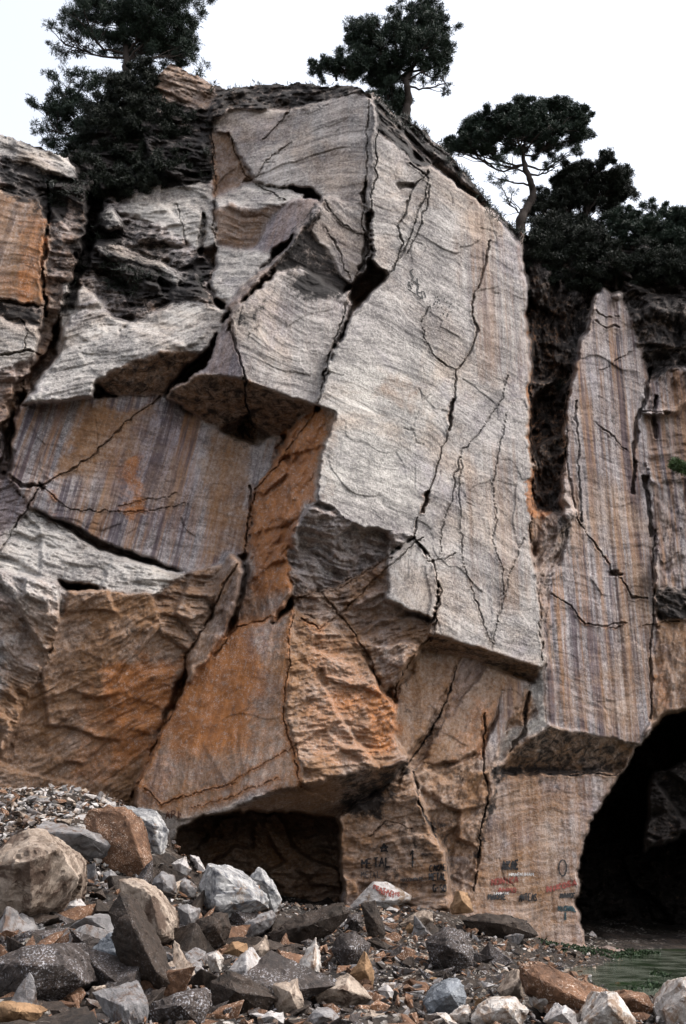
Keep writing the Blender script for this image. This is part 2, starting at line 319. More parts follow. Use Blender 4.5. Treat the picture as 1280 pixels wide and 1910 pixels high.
FACETS = '''
rock_face;M;.25;-8;-300,150,36 1560,150,41.5 1560,1900,41.5 -300,1900,36
hillside;K;.45;-10;90,270,38.4 240,150,39.5 320,95,39.5 420,140,39 400,215,38.6 390,340,38.4 280,370,38 120,350,37.6
rock_ledge;L;.2;-22;-260,200,37 0,245,37.2 130,290,37.6 150,345,37.2 60,312,36.7 0,287,36.3 -260,235,36
rock_recess;N;.25;-18;-260,235,36.6 0,287,36.9 60,312,37.2 140,335,37.5 110,400,37 70,375,36.6 0,352,36.4 -260,320,36
rock_face;T;.07;-4;-260,320,34.6 0,350,35.3 70,372,35.7 92,420,36.0 82,572,36.0 0,560,35.3 -260,545,34.4
rock_column;M;.22;-6;95,340,36.5 165,338,36.7 182,420,36.9 140,582,36.4 83,580,36.1 90,420,36.3
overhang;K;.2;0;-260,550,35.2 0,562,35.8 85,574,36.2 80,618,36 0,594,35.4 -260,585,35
rock_block;L;.1;-6;-260,586,33.9 0,594,34.5 74,614,34.9 70,662,34.9 0,692,34.5 -260,690,33.8
rock_face;M;.3;-6;-260,690,34.4 0,692,34.9 70,662,35.2 50,720,35.2 10,800,35 -260,800,34.5
rock_face;P;.2;0;-260,800,34.9 10,800,35.2 20,900,35.3 60,950,35.4 0,1000,35.2 -260,1010,34.8
rock_hump;B;.25;-25;285,172,39 315,110,38.8 335,118,38.8 402,158,39 396,200,38.4 300,192,38.5
rock_ledge;N;.42;-14;160,360,38.2 280,345,38 225,395,37.9 300,420,37.4 372,470,36.9 402,512,36.5 390,552,36.7 330,530,37 250,480,37.3 160,470,37.5
rock_ledge;N;.45;-10;150,470,37 250,480,37 330,530,36.8 392,550,36.3 402,575,36 300,602,36 215,602,36.1 150,535,36.6
rock_block;L;.25;-10;186,398,36.9 214,386,36.9 228,424,36.7 205,436,36.6 184,428,36.7
rock_ledge;L;.25;-24;172,458,36.7 208,452,36.7 300,492,36.4 352,525,36.1 330,534,36.1 240,505,36.3 190,480,36.5
rock_ledge;M;.3;-14;268,556,35.9 330,535,36 394,548,35.8 398,570,35.6 330,568,35.7 280,588,35.7
rock_face;L;.17;-14;280,345,37.9 396,348,37.8 402,462,37 372,470,36.9 300,420,37.4 225,395,37.9
rock_face;G;.07;4;390,230,38.2 440,203,37.9 545,203,37.3 600,190,37 665,172,36.7 697,180,36.5 692,378,36.1 600,367,36.4 575,352,36.6 530,350,37 470,335,37.4 430,250,38
soil_cap;K;.3;0;398,140,39 545,132,38.4 680,140,37.6 702,178,36.9 660,174,36.6 600,190,37 545,205,37.3 440,205,37.9 390,232,38.4
rock_face;B;.15;80;388,245,38 428,246,38.3 466,332,37.9 400,364,38.8
rock_ledge;L;.13;-10;400,372,37.6 470,335,37.6 535,352,37.3 574,364,37 527,386,36.5 430,380,36.7 402,390,36.9
rock_recess;B;.12;-10;402,390,36.8 430,379,36.7 526,385,36.6 500,430,37.3 462,472,37.6 400,457,37.4
rock_face;P;.12;45;525,385,36.6 560,370,36.6 596,370,36.2 590,392,35.8 540,442,35.9 472,490,36.6 462,472,37
rock_ledge;L;.15;-12;400,458,37 462,472,36.9 520,463,36.3 426,570,35.4 396,556,36.2
rock_face;G;.07;-32;602,367,35.7 692,378,36.3 688,497,36.5 655,532,36.5 590,452,35.8 575,430,35.7
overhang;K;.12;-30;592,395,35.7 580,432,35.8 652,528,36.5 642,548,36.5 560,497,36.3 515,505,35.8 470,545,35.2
rock_ridge;N;.15;42;602,366,35.5 594,396,35.4 432,588,34.5 416,573,34.8 520,470,35.4
rock_face;G;.08;-12;425,592,34.0 470,548,34.3 520,503,34.7 562,497,35 642,547,35.7 657,535,35.9 647,590,35.8 617,660,35.6 593,758,35.3 455,706,34.0 440,650,33.9
rock_face;P;.1;40;303,736,34.8 380,690,34.5 412,615,34.4 430,592,34.3 440,650,33.9 455,707,34.0 400,692,34.3 360,705,34.5
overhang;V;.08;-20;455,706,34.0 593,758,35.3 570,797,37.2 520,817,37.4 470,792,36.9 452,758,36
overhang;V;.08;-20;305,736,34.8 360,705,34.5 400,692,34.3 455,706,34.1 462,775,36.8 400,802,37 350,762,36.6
rock_ledge;L;.2;10;120,520,36.3 150,532,36.3 215,590,36 245,603,35.6 162,648,35.1 108,664,35.2 112,600,35.8
rock_ledge;L;.16;16;38,757,34.2 108,664,34.9 160,646,35 230,612,35.2 330,562,35.7 402,572,35.4 426,582,35.2 413,617,34.9 382,656,34.6 300,650,34.4 250,668,34.3 182,712,34.2 173,746,34.2
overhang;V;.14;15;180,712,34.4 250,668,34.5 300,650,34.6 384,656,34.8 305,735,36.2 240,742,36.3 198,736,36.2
rock_face;S;.09;-8;28,760,35.4 172,742,35.8 240,738,36.2 305,735,36.3 400,796,36.9 470,826,37.3 532,812,37.5 476,922,37.4 462,1032,37.1 420,1052,36.9 345,1070,36.4 200,1012,35.8 60,950,35.1 14,890,35
rock_ledge;L;.22;-8;-260,1005,34.4 0,1000,35 60,950,35.2 190,1025,35.8 345,1070,36.3 302,1110,35.3 200,1102,34.6 100,1086,34.2 0,1062,33.9 -260,1060,33.4
rock_face;G;.34;-20;-260,1060,33.3 0,1062,33.9 100,1084,34.2 132,1102,34.3 90,1230,34.1 40,1330,34.1 0,1440,34.8 -260,1480,34.6
overhang;B;.19;24;130,1100,34.2 200,1102,34.6 300,1110,35.1 386,1152,35.8 352,1236,36 300,1362,36.5 240,1500,37.4 0,1530,36.9 -20,1470,35.4 40,1330,34.4 90,1230,34.2
rock_block;B;.34;0;345,1070,36.2 420,1050,36.6 412,1085,35.8 386,1152,35.4 350,1217,35.6 300,1182,35.1 290,1110,35
rock_column;M;.2;60;430,1035,35 456,1052,35 450,1112,34.8 402,1232,35 345,1292,35.7 350,1222,35.6 390,1150,35.3 410,1080,35.2
rock_face;O;.26;70;560,780,35.9 605,757,35.4 627,768,35.1 607,830,35 590,932,34.9 540,987,35.3 535,1040,35.5 545,1112,35.5 505,1162,35.7 440,1167,35.9 460,1100,36 462,1032,36.6 480,905,36.9 527,830,36.9
rock_face;M;.25;50;785,1213,38.4 880,1226,39.1 940,1248,39.5 987,1275,39.9 1000,1330,39.9 960,1390,39.5 940,1445,39.4 902,1540,39 888,1640,38.8 880,1760,38.6 630,1760,37.6 626,1527,37.5 700,1478,37.3 762,1418,37.2 735,1370,37.3 740,1320,37.5 725,1290,37.5 750,1255,37.8
rock_slab;T;.12;55;790,1216,38.2 862,1222,38.6 830,1290,38.2 790,1370,37.9 755,1420,37.5 735,1370,37.4 742,1290,37.7
rock_slab;B;.1;52;912,1240,38.9 945,1260,39.2 925,1330,38.9 885,1400,38.6 860,1420,38.5 790,1425,38 810,1370,38.2
rock_slab;S;.1;62;945,1250,39.3 985,1275,39.7 960,1330,39.4 930,1400,39.2 905,1440,39 885,1440,38.9 930,1340,39.1
rock_face;B;.22;15;640,1500,37.4 700,1482,37.3 760,1430,37.2 790,1500,37.1 830,1590,37.3 840,1700,37.6 650,1700,37.3 632,1600,37.4
rock_face;W;.07;4;935,1446,39.5 1010,1440,40.2 1130,1440,41.2 1160,1440,41.4 1110,1520,41.1 1083,1600,40.9 1075,1680,40.8 1097,1765,41.0 880,1765,39.1 885,1640,39.1 900,1540,39.2
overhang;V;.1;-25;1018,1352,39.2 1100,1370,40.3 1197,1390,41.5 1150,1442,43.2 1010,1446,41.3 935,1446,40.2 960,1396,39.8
rock_face;L;.15;45;985,1275,39.7 1018,1240,39.3 1024,1352,39.3 962,1397,39.6 925,1430,39.6 950,1370,39.8 1000,1330,39.8
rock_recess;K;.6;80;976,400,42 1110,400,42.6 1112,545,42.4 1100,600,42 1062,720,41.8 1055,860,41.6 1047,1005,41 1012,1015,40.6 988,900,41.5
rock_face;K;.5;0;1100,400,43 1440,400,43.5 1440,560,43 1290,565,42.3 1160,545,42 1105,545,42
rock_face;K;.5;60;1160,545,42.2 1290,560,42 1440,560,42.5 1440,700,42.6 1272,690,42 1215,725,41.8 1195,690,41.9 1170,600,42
rock_block;S;.25;50;1190,690,41.9 1215,715,41.7 1272,680,41.9 1440,690,42.6 1440,770,42.6 1265,770,41.8 1195,765,41.6
rock_block;M;.4;70;988,955,39.8 1048,955,40.2 1078,1000,40 1032,1105,39.6 1020,1242,39.4 1014,1235,39.4 996,1050,39.6
rock_face;S;.06;-4;1020,1352,39.2 1197,1392,41.5 1217,1340,41.8 1227,1200,41.9 1222,1000,41.9 1212,880,41.8 1200,680,41.7 1165,560,41.5 1122,535,41.2 1100,600,40.9 1082,650,40.7 1060,720,40.4 1050,800,40.3 1060,900,40.4 1074,960,40.4 1036,1070,39.8 1022,1120,39.7 1018,1200,39.6
rock_column;S;.16;-6;1198,768,42 1262,770,42.6 1300,740,42.8 1440,740,43.5 1440,915,43.3 1240,915,42.4 1215,890,42.2
rock_block;S;.22;70;1212,900,42.1 1262,900,42.3 1440,890,43.4 1440,1110,43.2 1230,1100,42.1 1222,1000,41.9
rock_block;K;.4;0;1225,1098,42.0 1440,1100,43.2 1440,1165,43.2 1228,1162,42.0
rock_block;T;.2;70;1228,1160,41.9 1440,1162,43 1440,1330,42.5 1290,1330,41.9 1215,1360,41.6 1222,1260,41.8
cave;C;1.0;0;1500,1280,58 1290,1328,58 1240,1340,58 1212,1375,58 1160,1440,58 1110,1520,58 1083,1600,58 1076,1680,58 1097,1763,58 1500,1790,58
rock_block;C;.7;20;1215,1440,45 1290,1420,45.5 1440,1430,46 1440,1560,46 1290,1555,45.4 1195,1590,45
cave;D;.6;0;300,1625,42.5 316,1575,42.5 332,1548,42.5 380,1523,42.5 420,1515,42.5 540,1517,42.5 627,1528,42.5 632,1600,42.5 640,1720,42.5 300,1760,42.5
rock_face;B;.3;12;545,1130,35.5 610,1165,35.7 680,1217,36 717,1292,36.2 742,1320,36.4 736,1372,36.2 762,1416,36 720,1432,35.5 640,1452,34.9 570,1467,34.5 553,1400,34.6 530,1330,34.7 540,1230,35.2
rock_face;O;.12;70;440,1167,35.7 505,1162,35.6 545,1130,35.4 541,1230,35.2 530,1330,34.9 555,1400,34.6 572,1464,34.4 500,1482,34.6 420,1500,35 332,1530,35.6 300,1522,35.9 252,1505,36.2 250,1470,36.4 300,1370,36 350,1270,35.7 395,1222,35.7
overhang;M;.1;18;420,1500,34.9 500,1480,34.55 572,1463,34.4 640,1450,34.9 762,1415,36.1 735,1450,37 665,1500,38 625,1530,38.4 540,1518,37.6 420,1516,36.4 380,1525,36.1
rock_lip;L;.05;18;252,1505,36.1 300,1520,35.9 332,1530,35.6 420,1500,34.9 500,1480,34.6 470,1495,34.8 420,1516,35.3 380,1524,35.6 332,1548,35.9 314,1578,36.2 300,1560,36.3
rock_face;N;.4;-4;590,930,34.5 640,965,34.9 700,990,35.5 772,1002,36.3 720,1042,36.8 690,1062,36.9 620,1102,36.7 545,1112,36.3 535,1040,35.7 540,987,35.1
rock_face;M;.36;16;545,1112,35.9 620,1100,36.2 690,1060,36.3 722,1042,36.2 727,1120,36.1 770,1145,36.4 817,1158,36.8 800,1193,37 747,1260,37.2 720,1292,36.8 680,1217,36.3 605,1162,36 545,1132,35.7
rock_face;F;.055;-15;696,182,36.3 708,192,36.4 702,240,36.5 800,308,37.4 870,362,38.2 930,408,38.8 977,468,39.3 987,700,39.0 992,1000,38.9 1017,1235,38.8 1010,1243,38.8 930,1221,37.9 820,1186,36.8 800,1192,36.6 817,1157,36.7 808,1045,36.7 772,1002,36.3 700,990,35.5 640,967,34.9 588,934,34.4 606,830,34.5 626,768,34.7 593,758,34.4 617,660,34.7 652,590,35 726,510,35.7 690,482,35.5 692,378,36
rock_slab;F;.04;75;722,1042,36.0 772,1003,36.3 808,1046,36.5 816,1156,36.5 770,1143,36.2 725,1120,36.0
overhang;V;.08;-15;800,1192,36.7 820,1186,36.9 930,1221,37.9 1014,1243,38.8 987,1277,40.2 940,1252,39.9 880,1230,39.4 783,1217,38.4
soil_cap;K;.3;-40;696,172,36.7 742,205,37.4 800,240,38.2 815,262,38.4 852,292,38.8 907,362,39.4 967,430,39.8 980,470,39.8 932,412,39 872,352,38.3 820,310,37.8 780,312,37.4 760,290,37.2 700,240,36.6
'''
SKYL = [(-300, 190), (-160, 215), (0, 250), (60, 268), (120, 292), (170, 262), (230, 180), (285, 150), (312, 112), (330, 120), (400, 158), (408, 147), (440, 146),
        (500, 142), (545, 140), (550, 146), (600, 141), (660, 138), (680, 150), (700, 175), (740, 213), (765, 225), (795, 245), (815, 268), (830, 275),
        (850, 300), (880, 335), (905, 370), (940, 405), (965, 430), (985, 440), (1040, 432), (1100, 440), (1180, 452), (1220, 440), (1300, 440), (1600, 430)]
# cracks: width px, depth m, rust, points
CRACKS = '''
26,1.6,.2;182,330 168,440 132,560 100,660 40,720 14,800 8,880
8,.5,.2;8,880 40,905 75,905
5,.35,.3;300,738 250,775 180,845 120,885 75,905 50,950 10,1010 -20,1060
9,.5,0;75,900 80,912
6,.5,.2;425,585 440,640 452,690 460,740 468,790
3.5,.4,.2;690,185 686,260 680,340 682,372 676,420 690,470 672,505 655,535 640,590 620,650 592,757
3.5,.4,.1;703,240 700,330 692,385 688,430 690,480
10,.7,.2;682,345 680,375
12,.8,.1;690,400 684,470 676,500
5,.4,.2;690,485 726,512 735,495 752,455 742,420 760,395 770,345 800,320
4,.35,.3;726,512 690,540 658,575 640,610 618,660 605,700 593,757 570,795 545,830 515,870 480,910 465,960 460,1020
4,.35,.2;765,305 800,330 790,370 770,420 755,465 735,495
12,.4,0;750,348 764,346
4,.3,.2;805,340 790,400 775,440 760,470
5,.4,.5;915,450 900,510 880,570 888,620 880,660 850,690 848,740 838,790 825,840 812,880 800,920 785,960 772,1000
8,.5,.6;845,745 838,800
8,.6,.8;800,920 788,955
3,.25,.3;800,570 786,595 790,630 815,670 850,690
3,.25,.3;947,700 935,745 910,780 890,810 862,840 850,880 845,930 825,985 822,1030
3,.25,.2;862,840 855,920 858,985 865,1050 885,1110 900,1160 918,1200
2.5,.2,.2;945,770 935,830 920,900 925,960 920,1010 935,1060 940,1110 925,1170 918,1205
2.5,.2,.2;978,1000 955,1060 942,1110 930,1160
4,.3,.4;990,700 988,800 995,900 988,1000 1000,1080 1010,1160 1014,1235
4,.35,.4;772,1000 800,1050 810,1050 818,1100 817,1160 800,1195
3,.3,.3;850,1030 830,1040 810,1048 770,1000
5,.5,.3;817,1158 795,1195 760,1240 740,1290 735,1320
4,.4,.3;545,1130 538,1200 535,1290 525,1330 540,1380 555,1430 560,1465
4,.35,.3;790,1000 700,1080 640,1140 600,1175 560,1155
4,.35,.3;545,1115 590,1105 640,1100 690,1060 730,1040
5,.4,.3;600,1105 630,1140 680,1210 710,1280 730,1310
6,.5,.3;470,905 462,1000 455,1040 420,1085 395,1150 350,1220 340,1290 300,1370 245,1490
5,.4,.3;545,1112 520,1150 440,1170 400,1225
2,.2,.2;555,1390 500,1420 420,1465 330,1490
2,.2,.1;360,1510 420,1490 470,1470 520,1450
3,.25,.2;270,1470 300,1500 360,1480 440,1460
3,.25,.4;395,240 398,300 402,365 398,420 402,470 395,520
14,.6,.3;380,400 374,470
3,.3,.1;428,250 450,315 475,345 535,375
3,.25,.1;600,370 640,420 690,445
3,.25,.1;605,420 625,450 640,490 655,525
3,.25,.1;330,380 340,420 350,460
3,.25,.2;470,335 500,300 545,260
4,.3,.1;545,205 520,230 490,260
5,.4,.3;0,352 60,372 100,360 160,330
8,.6,.2;88,340 92,400 80,500 84,590
4,.35,.1;38,595 52,620 42,660
6,.5,.2;0,662 50,656 75,662
3,.3,.1;60,957 110,985 160,1005 200,1025
3,.25,.3;75,905 130,950 240,955 350,940
3,.25,.2;220,945 330,920
3.5,.35,.3;1030,1108 1060,1125 1085,1160 1090,1165 1130,1168 1165,1160
3,.3,.4;1090,1165 1150,1172 1170,1160
4,.4,.3;1075,965 1100,1000 1130,1040 1140,1068 1160,1080 1180,1110 1205,1118
9,.5,.2;1140,1068 1158,1072
6,.4,.1;1180,1112 1205,1118
9,.7,.1;1212,690 1205,740 1188,790 1184,850 1182,920
5,.3,.1;1058,730 1056,840 1068,930 1078,965
5,.35,.1;1074,745 1078,850 1086,970
9,.8,.0;1206,890 1211,950 1216,1000
6,.5,.2;1222,990 1218,1060 1222,1150 1212,1200 1215,1340
6,.4,.2;1200,765 1250,770
8,.5,.1;1225,735 1218,790 1225,815
3,.25,.2;1120,690 1135,685 1150,668 1178,655
4,.3,.2;1112,580 1130,592 1155,590
4,.3,.2;1110,600 1130,612 1155,608
3,.25,.2;1105,785 1140,810 1170,840
4,.3,.3;1265,1160 1225,1165 1190,1168
5,.5,.2;905,1330 900,1420 912,1480 895,1560 888,1660
8,.5,.2;985,1290 975,1370 950,1400
6,.4,.2;850,1240 838,1300 800,1370 760,1425
6,.4,.2;770,1440 785,1500 810,1560
3,.2,.3;690,1560 720,1530 770,1545
5,.3,.2;1020,1445 1100,1445 1150,1445
'''
# blotches: mask index (0 light 1 ochre 2 orange 3 black 4 streak 5 purple), amount, feather px, polygon; some black ones paint shade into recesses and undersides
BLOTS = '''
4,.55,45;880,330 985,470 1000,720 900,700 860,500
3,.28,30;860,470 980,500 985,570 880,540
4,.4,40;820,850 1000,820 1010,1120 860,1150
3,.22,18;720,520 790,560 860,600 850,630 770,600 710,550
0,.3,45;650,620 830,640 800,900 610,900
1,.35,18;590,760 640,780 620,960 590,940
2,.18,40;985,560 1060,600 1050,960 990,950
3,.3,22;1010,1160 1040,1160 1040,1350 1015,1350
3,.25,16;1195,900 1215,900 1222,1330 1200,1380
1,.4,40;0,1120 200,1110 340,1180 330,1300 230,1490 0,1490
2,.42,40;150,1280 260,1200 330,1230 290,1380 200,1480 120,1450
2,.35,30;560,1300 740,1300 750,1420 640,1440 560,1400
2,.3,22;380,800 470,850 460,1030 400,1040
2,.35,16;90,760 120,760 110,900 80,900
5,.5,30;190,760 300,750 380,800 340,1000 250,950 180,900
2,.35,25;880,1300 960,1300 900,1430 830,1430
1,.4,30;1020,1240 1200,1260 1190,1380 1030,1340
2,.3,10;1075,1000 1092,1000 1096,1330 1080,1330
3,.3,14;930,1440 1160,1440 1120,1480 940,1480
3,.35,10;925,1440 940,1440 905,1600 885,1600
0,.3,30;960,1560 1080,1560 1070,1720 960,1700
3,.25,25;740,1240 1000,1290 930,1440 880,1680 700,1660 640,1500 760,1420
2,.35,18;540,900 600,800 590,760 550,790 500,860 470,930 460,1020 520,1010
2,.3,30;220,1260 330,1250 300,1370 230,1450
2,.35,30;570,1150 680,1220 720,1310 640,1330 560,1250
3,.12,18;150,1100 175,1100 120,1330 60,1440 40,1420
0,.3,20;440,560 640,600 600,740 460,690
3,.42,40;110,290 300,300 400,250 400,350 330,370 280,345 220,400 200,470 160,470 150,380
3,.36,25;150,470 260,480 400,560 380,600 310,590 240,640 200,640 190,570
3,.4,20;80,330 180,330 185,440 150,590 90,580
3,.35,14;370,370 405,370 405,470 380,560 360,480
3,.35,20;560,490 655,530 620,580 540,560
3,.3,30;30,740 200,720 190,830 60,860
1,.5,25;180,760 260,770 200,860 100,880
3,.12,22;540,990 700,1000 770,1010 720,1040 620,1080 545,1060
3,.3,25;0,1000 40,960 200,1030 120,1060 0,1040
3,.15,40;100,1090 300,1120 260,1190 130,1190
3,.3,16;1020,1110 1060,1080 1060,1250 1030,1260
3,.4,30;620,1440 760,1420 700,1520 630,1530
3,.36,25;185,400 260,410 380,490 400,520 390,560 300,570 200,530 180,470
3,.5,20;0,290 140,330 110,400 60,400 0,350
3,.55,25;440,600 540,500 640,520 655,535 600,560 520,540 455,650
3,.45,16;430,560 600,390 590,370 420,570
3,.35,25;700,240 800,310 870,370 960,450 960,490 850,420 760,360 700,300
3,.30,30;640,180 690,190 690,280 600,260 500,230 560,205
2,.55,20;30,470 60,380 85,400 82,570 40,570
2,.5,16;0,520 50,500 60,570 0,560
1,.5,30;150,760 300,750 250,900 100,900
2,.5,14;215,880 260,850 270,950 220,960
2,.45,14;85,920 110,900 120,960 95,980
3,.5,12;430,790 470,770 470,830 440,840
1,.6,30;380,800 470,800 460,1040 380,1040
2,.7,26;540,800 600,770 600,830 560,960 540,1100 480,1100 480,950
2,.25,12;500,940 530,960 520,1030 490,1030
2,.8,60;330,1300 430,1170 440,1180 470,1260 440,1380 340,1400
0,.55,30;440,1330 530,1340 560,1440 420,1500 300,1520 300,1450 400,1440
5,.8,10;455,1170 475,1170 480,1300 455,1330
5,.7,8;485,1170 500,1168 500,1260 488,1260
5,.8,20;260,1420 320,1390 310,1510 255,1505
1,.6,40;540,1150 700,1230 740,1330 700,1420 560,1400
0,.5,30;560,1380 620,1340 680,1380 600,1440
2,.5,25;700,1290 745,1310 740,1400 690,1400
2,.4,25;200,1240 330,1230 300,1360 200,1330
3,.18,30;260,1140 330,1180 300,1250 190,1240 190,1180
1,.5,40;0,1300 200,1250 240,1490 0,1490
0,.35,40;0,1090 110,1100 60,1250 0,1330
2,.75,8;985,880 1000,900 998,960 985,960
2,.6,10;1000,880 1035,900 1030,960 1000,970
1,.45,35;700,690 800,720 790,780 700,760
3,.34,24;660,590 760,640 850,690 850,720 700,640
2,.5,9;985,520 1000,520 1012,900 995,900
2,.45,9;1035,600 1048,600 1046,860 1035,860
1,.5,20;985,500 1060,560 1050,900 990,900
2,.3,9;1125,900 1140,900 1140,1180 1125,1180
2,.3,8;1160,950 1172,950 1175,1360 1162,1360
2,.3,9;1190,1250 1205,1250 1205,1385 1190,1385
2,.3,16;250,760 300,760 280,1000 235,1000
3,.18,30;930,1120 1015,1130 1012,1230 900,1190
3,.2,25;1050,720 1090,700 1085,900 1060,880
3,.40,14;1045,1090 1035,960 1090,960 1110,1030 1080,1100
3,.5,10;1140,740 1160,740 1150,850 1138,850
5,.8,12;840,1240 905,1230 870,1300 830,1360 790,1420 780,1400
0,.4,14;780,1440 870,1420 880,1460 820,1480
3,.05,22;885,1300 920,1290 912,1500 885,1690 900,1400
0,.3,20;935,1270 1020,1260 1020,1350 950,1400
1,.5,18;720,1450 900,1450 880,1600 680,1600
0,.25,30;890,1620 1080,1620 1070,1740 890,1720
2,.35,12;905,1630 970,1635 968,1668 905,1660
2,.45,8;1225,1220 1250,1230 1245,1330 1225,1320
3,-.5,20;560,1380 650,1340 640,1440 560,1460
0,.45,40;620,680 830,700 780,960 600,930
0,.35,12;590,760 625,770 605,930 585,930
'''
STEP = 1.75
ug = np.arange(-150, 1440, STEP); vg = np.arange(100, 1775, STEP)
U, V = np.meshgrid(ug, vg)
NV, NU = U.shape
flat = np.stack([U.ravel(), V.ravel(), np.zeros(U.size)], -1)
wu = (fbm(flat / 60, 5, .6) * 6).reshape(U.shape); wv = (fbm(flat / 60 + 31.7, 5, .6) * 6).reshape(U.shape)
chip = np.round(perlin(flat / 21 + 5) * 2.2).reshape(U.shape) * 2.0
wu += chip; wv += chip * .8
UW, VW = U + wu, V + wv

facets = []
for ln in FACETS.strip().splitlines():
    nm, mt, rg, an, pts = ln.split(';')
    facets.append((nm, mt, float(rg), float(an), [tuple(map(float, q.split(','))) for q in pts.split()]))
FID = np.zeros(U.shape, int); IY = np.zeros(U.shape)
for k, (nm, mt, rg, an, pts) in enumerate(facets):
    p = np.array(pts)
    A = np.stack([p[:, 0] / 100, p[:, 1] / 100, np.ones(len(p))], -1)
    co = np.linalg.lstsq(A, 1 / p[:, 2], rcond=None)[0]          # planes are linear in 1/Y
    x0, x1 = np.searchsorted(ug, [p[:, 0].min() - 14, p[:, 0].max() + 14])
    y0, y1 = np.searchsorted(vg, [p[:, 1].min() - 14, p[:, 1].max() + 14])
    if x1 <= x0 or y1 <= y0: continue
    sl = (slice(y0, y1), slice(x0, x1))
    m = inside(UW[sl], VW[sl], pts)
    FID[sl][m] = k
    IY[sl][m] = (co[0] * U[sl] / 100 + co[1] * V[sl] / 100 + co[2])[m]
Y = 1 / IY
cave = np.isin(FID, [k for k, f in enumerate(facets) if f[0] == 'cave'])

def blur(a, n):
    for _ in range(n):
        b = np.pad(a, 1, mode='edge')
        a = (b[:-2, 1:-1] + b[2:, 1:-1] + b[1:-1, :-2] + b[1:-1, 2:] + 2 * a) / 6
    return a
rgh0 = np.array([f[2] for f in facets])[FID]
soft = np.clip((blur(rgh0, 4) - .06) / .2, 0, 1)
Y = np.where(cave, Y, blur(Y, 2) * (1 - soft) + blur(Y, 9) * soft)

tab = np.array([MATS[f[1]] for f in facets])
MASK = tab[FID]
ROUGH = blur(np.array([f[2] for f in facets])[FID], 6)
ANG = np.radians(np.array([f[3] for f in facets]))[FID]
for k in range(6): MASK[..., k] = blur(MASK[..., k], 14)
for ln in BLOTS.strip().splitlines():
    h, pts = ln.split(';'); k, amt, fe = h.split(','); k = int(k); amt = float(amt); fe = float(fe)
    pl = [tuple(map(float, q.split(','))) for q in pts.split()]
    p = np.array(pl)
    x0, x1 = np.searchsorted(ug, [p[:, 0].min() - 2 * fe, p[:, 0].max() + 2 * fe]); y0, y1 = np.searchsorted(vg, [p[:, 1].min() - 2 * fe, p[:, 1].max() + 2 * fe])
    sl = (slice(y0, y1), slice(x0, x1))
    uu, vv = U[sl] + 2.2 * wu[sl], V[sl] + 2.2 * wv[sl]
    d = polydist(uu, vv, pl + pl[:1]) * np.where(inside(uu, vv, pl), 1, -1)
    MASK[sl + (k,)] += amt * np.clip(d / fe + .5, 0, 1)

# relief
P0 = at(U, V, Y).reshape(-1, 3)
ca, sa = np.cos(ANG).ravel(), np.sin(ANG).ravel()
wob = fbm(P0 * .22, 3)
S = P0[:, 0] * ca + P0[:, 2] * sa
T = -P0[:, 0] * sa + P0[:, 2] * ca + wob * .55
SC = np.stack([S, T, P0[:, 1]], -1)
rg = ROUGH.ravel()
rough_idx = np.where(rg > .085)[0]
disp = np.zeros(len(P0))
disp += rg * .6 * fbm(P0 * .45 + 5, 5, .55) + .07 * fbm(P0 * .28 + 15, 4, .5)
oo_, tt_, ee_ = cells(S / 2.8 + .5 * wob, T / 1.7 + .4 * wob, 201)
disp += .05 * tt_ + .028 * oo_ * (np.abs(oo_) > .45)
disp += (rg * .35 + .012) * fbm(SC * np.array([.35, 2.6, .5]) + 9, 5, .6)
q = rough_idx
sx, tx = S[q] + .25 * wob[q], T[q]
o1, t1, e1 = cells(sx / 1.5, tx / .75, 11)
o2, t2, e2 = cells(sx / .55 + 3, tx / .26, 41)
o3, t3, e3 = cells(sx / 3.2 + 7, tx / 2.2 + .3 * sx, 77)
w = np.clip((rg[q] - .085) / .12, 0, 1)
brk = np.zeros(len(P0))
brk[q] = w * rg[q] * (.6 * o1 + .75 * t1 + .14 * o2 + .3 * t2 + .9 * o3 + 1.2 * t3)
lay = tx / .8 + .9 * fbm(P0[q] * .45 + 21, 4) + .25 * o1
fr = lay - np.floor(lay)
lay2 = tx / .27 + .9 * fbm(P0[q] * 1.3 + 3, 2) + .4 * o2
fr2 = lay2 - np.floor(lay2)
brk[q] -= w * rg[q] * (.6 * (fr ** .6 - fr ** 6) * (.5 + .5 * np.tanh(4 * fbm(P0[q] * .4 + 66, 2))) + .16 * (fr2 ** .7 - fr2 ** 6) - .25)
disp += blur(brk.reshape(U.shape), 4).ravel()
disp[q] += w * rg[q] * (.30 * fbm(SC[q] * np.array([1.1, 3.2, 1.2]) + 3, 5, .68) + .22 * np.abs(fbm(P0[q] * 1.1 + 8, 4, .6)))
# saw and drill flutes on the streaked faces
stk = np.clip(MASK[..., 4].ravel(), 0, 1)
VS = np.stack([P0[:, 0] - np.where(P0[:, 0] < -2, .17, .0) * P0[:, 2] + .05 * wob, P0[:, 2], P0[:, 1]], -1)
disp += stk * .085 * fbm(VS * np.array([2.2, .05, .4]), 3)
disp = disp.reshape(U.shape)

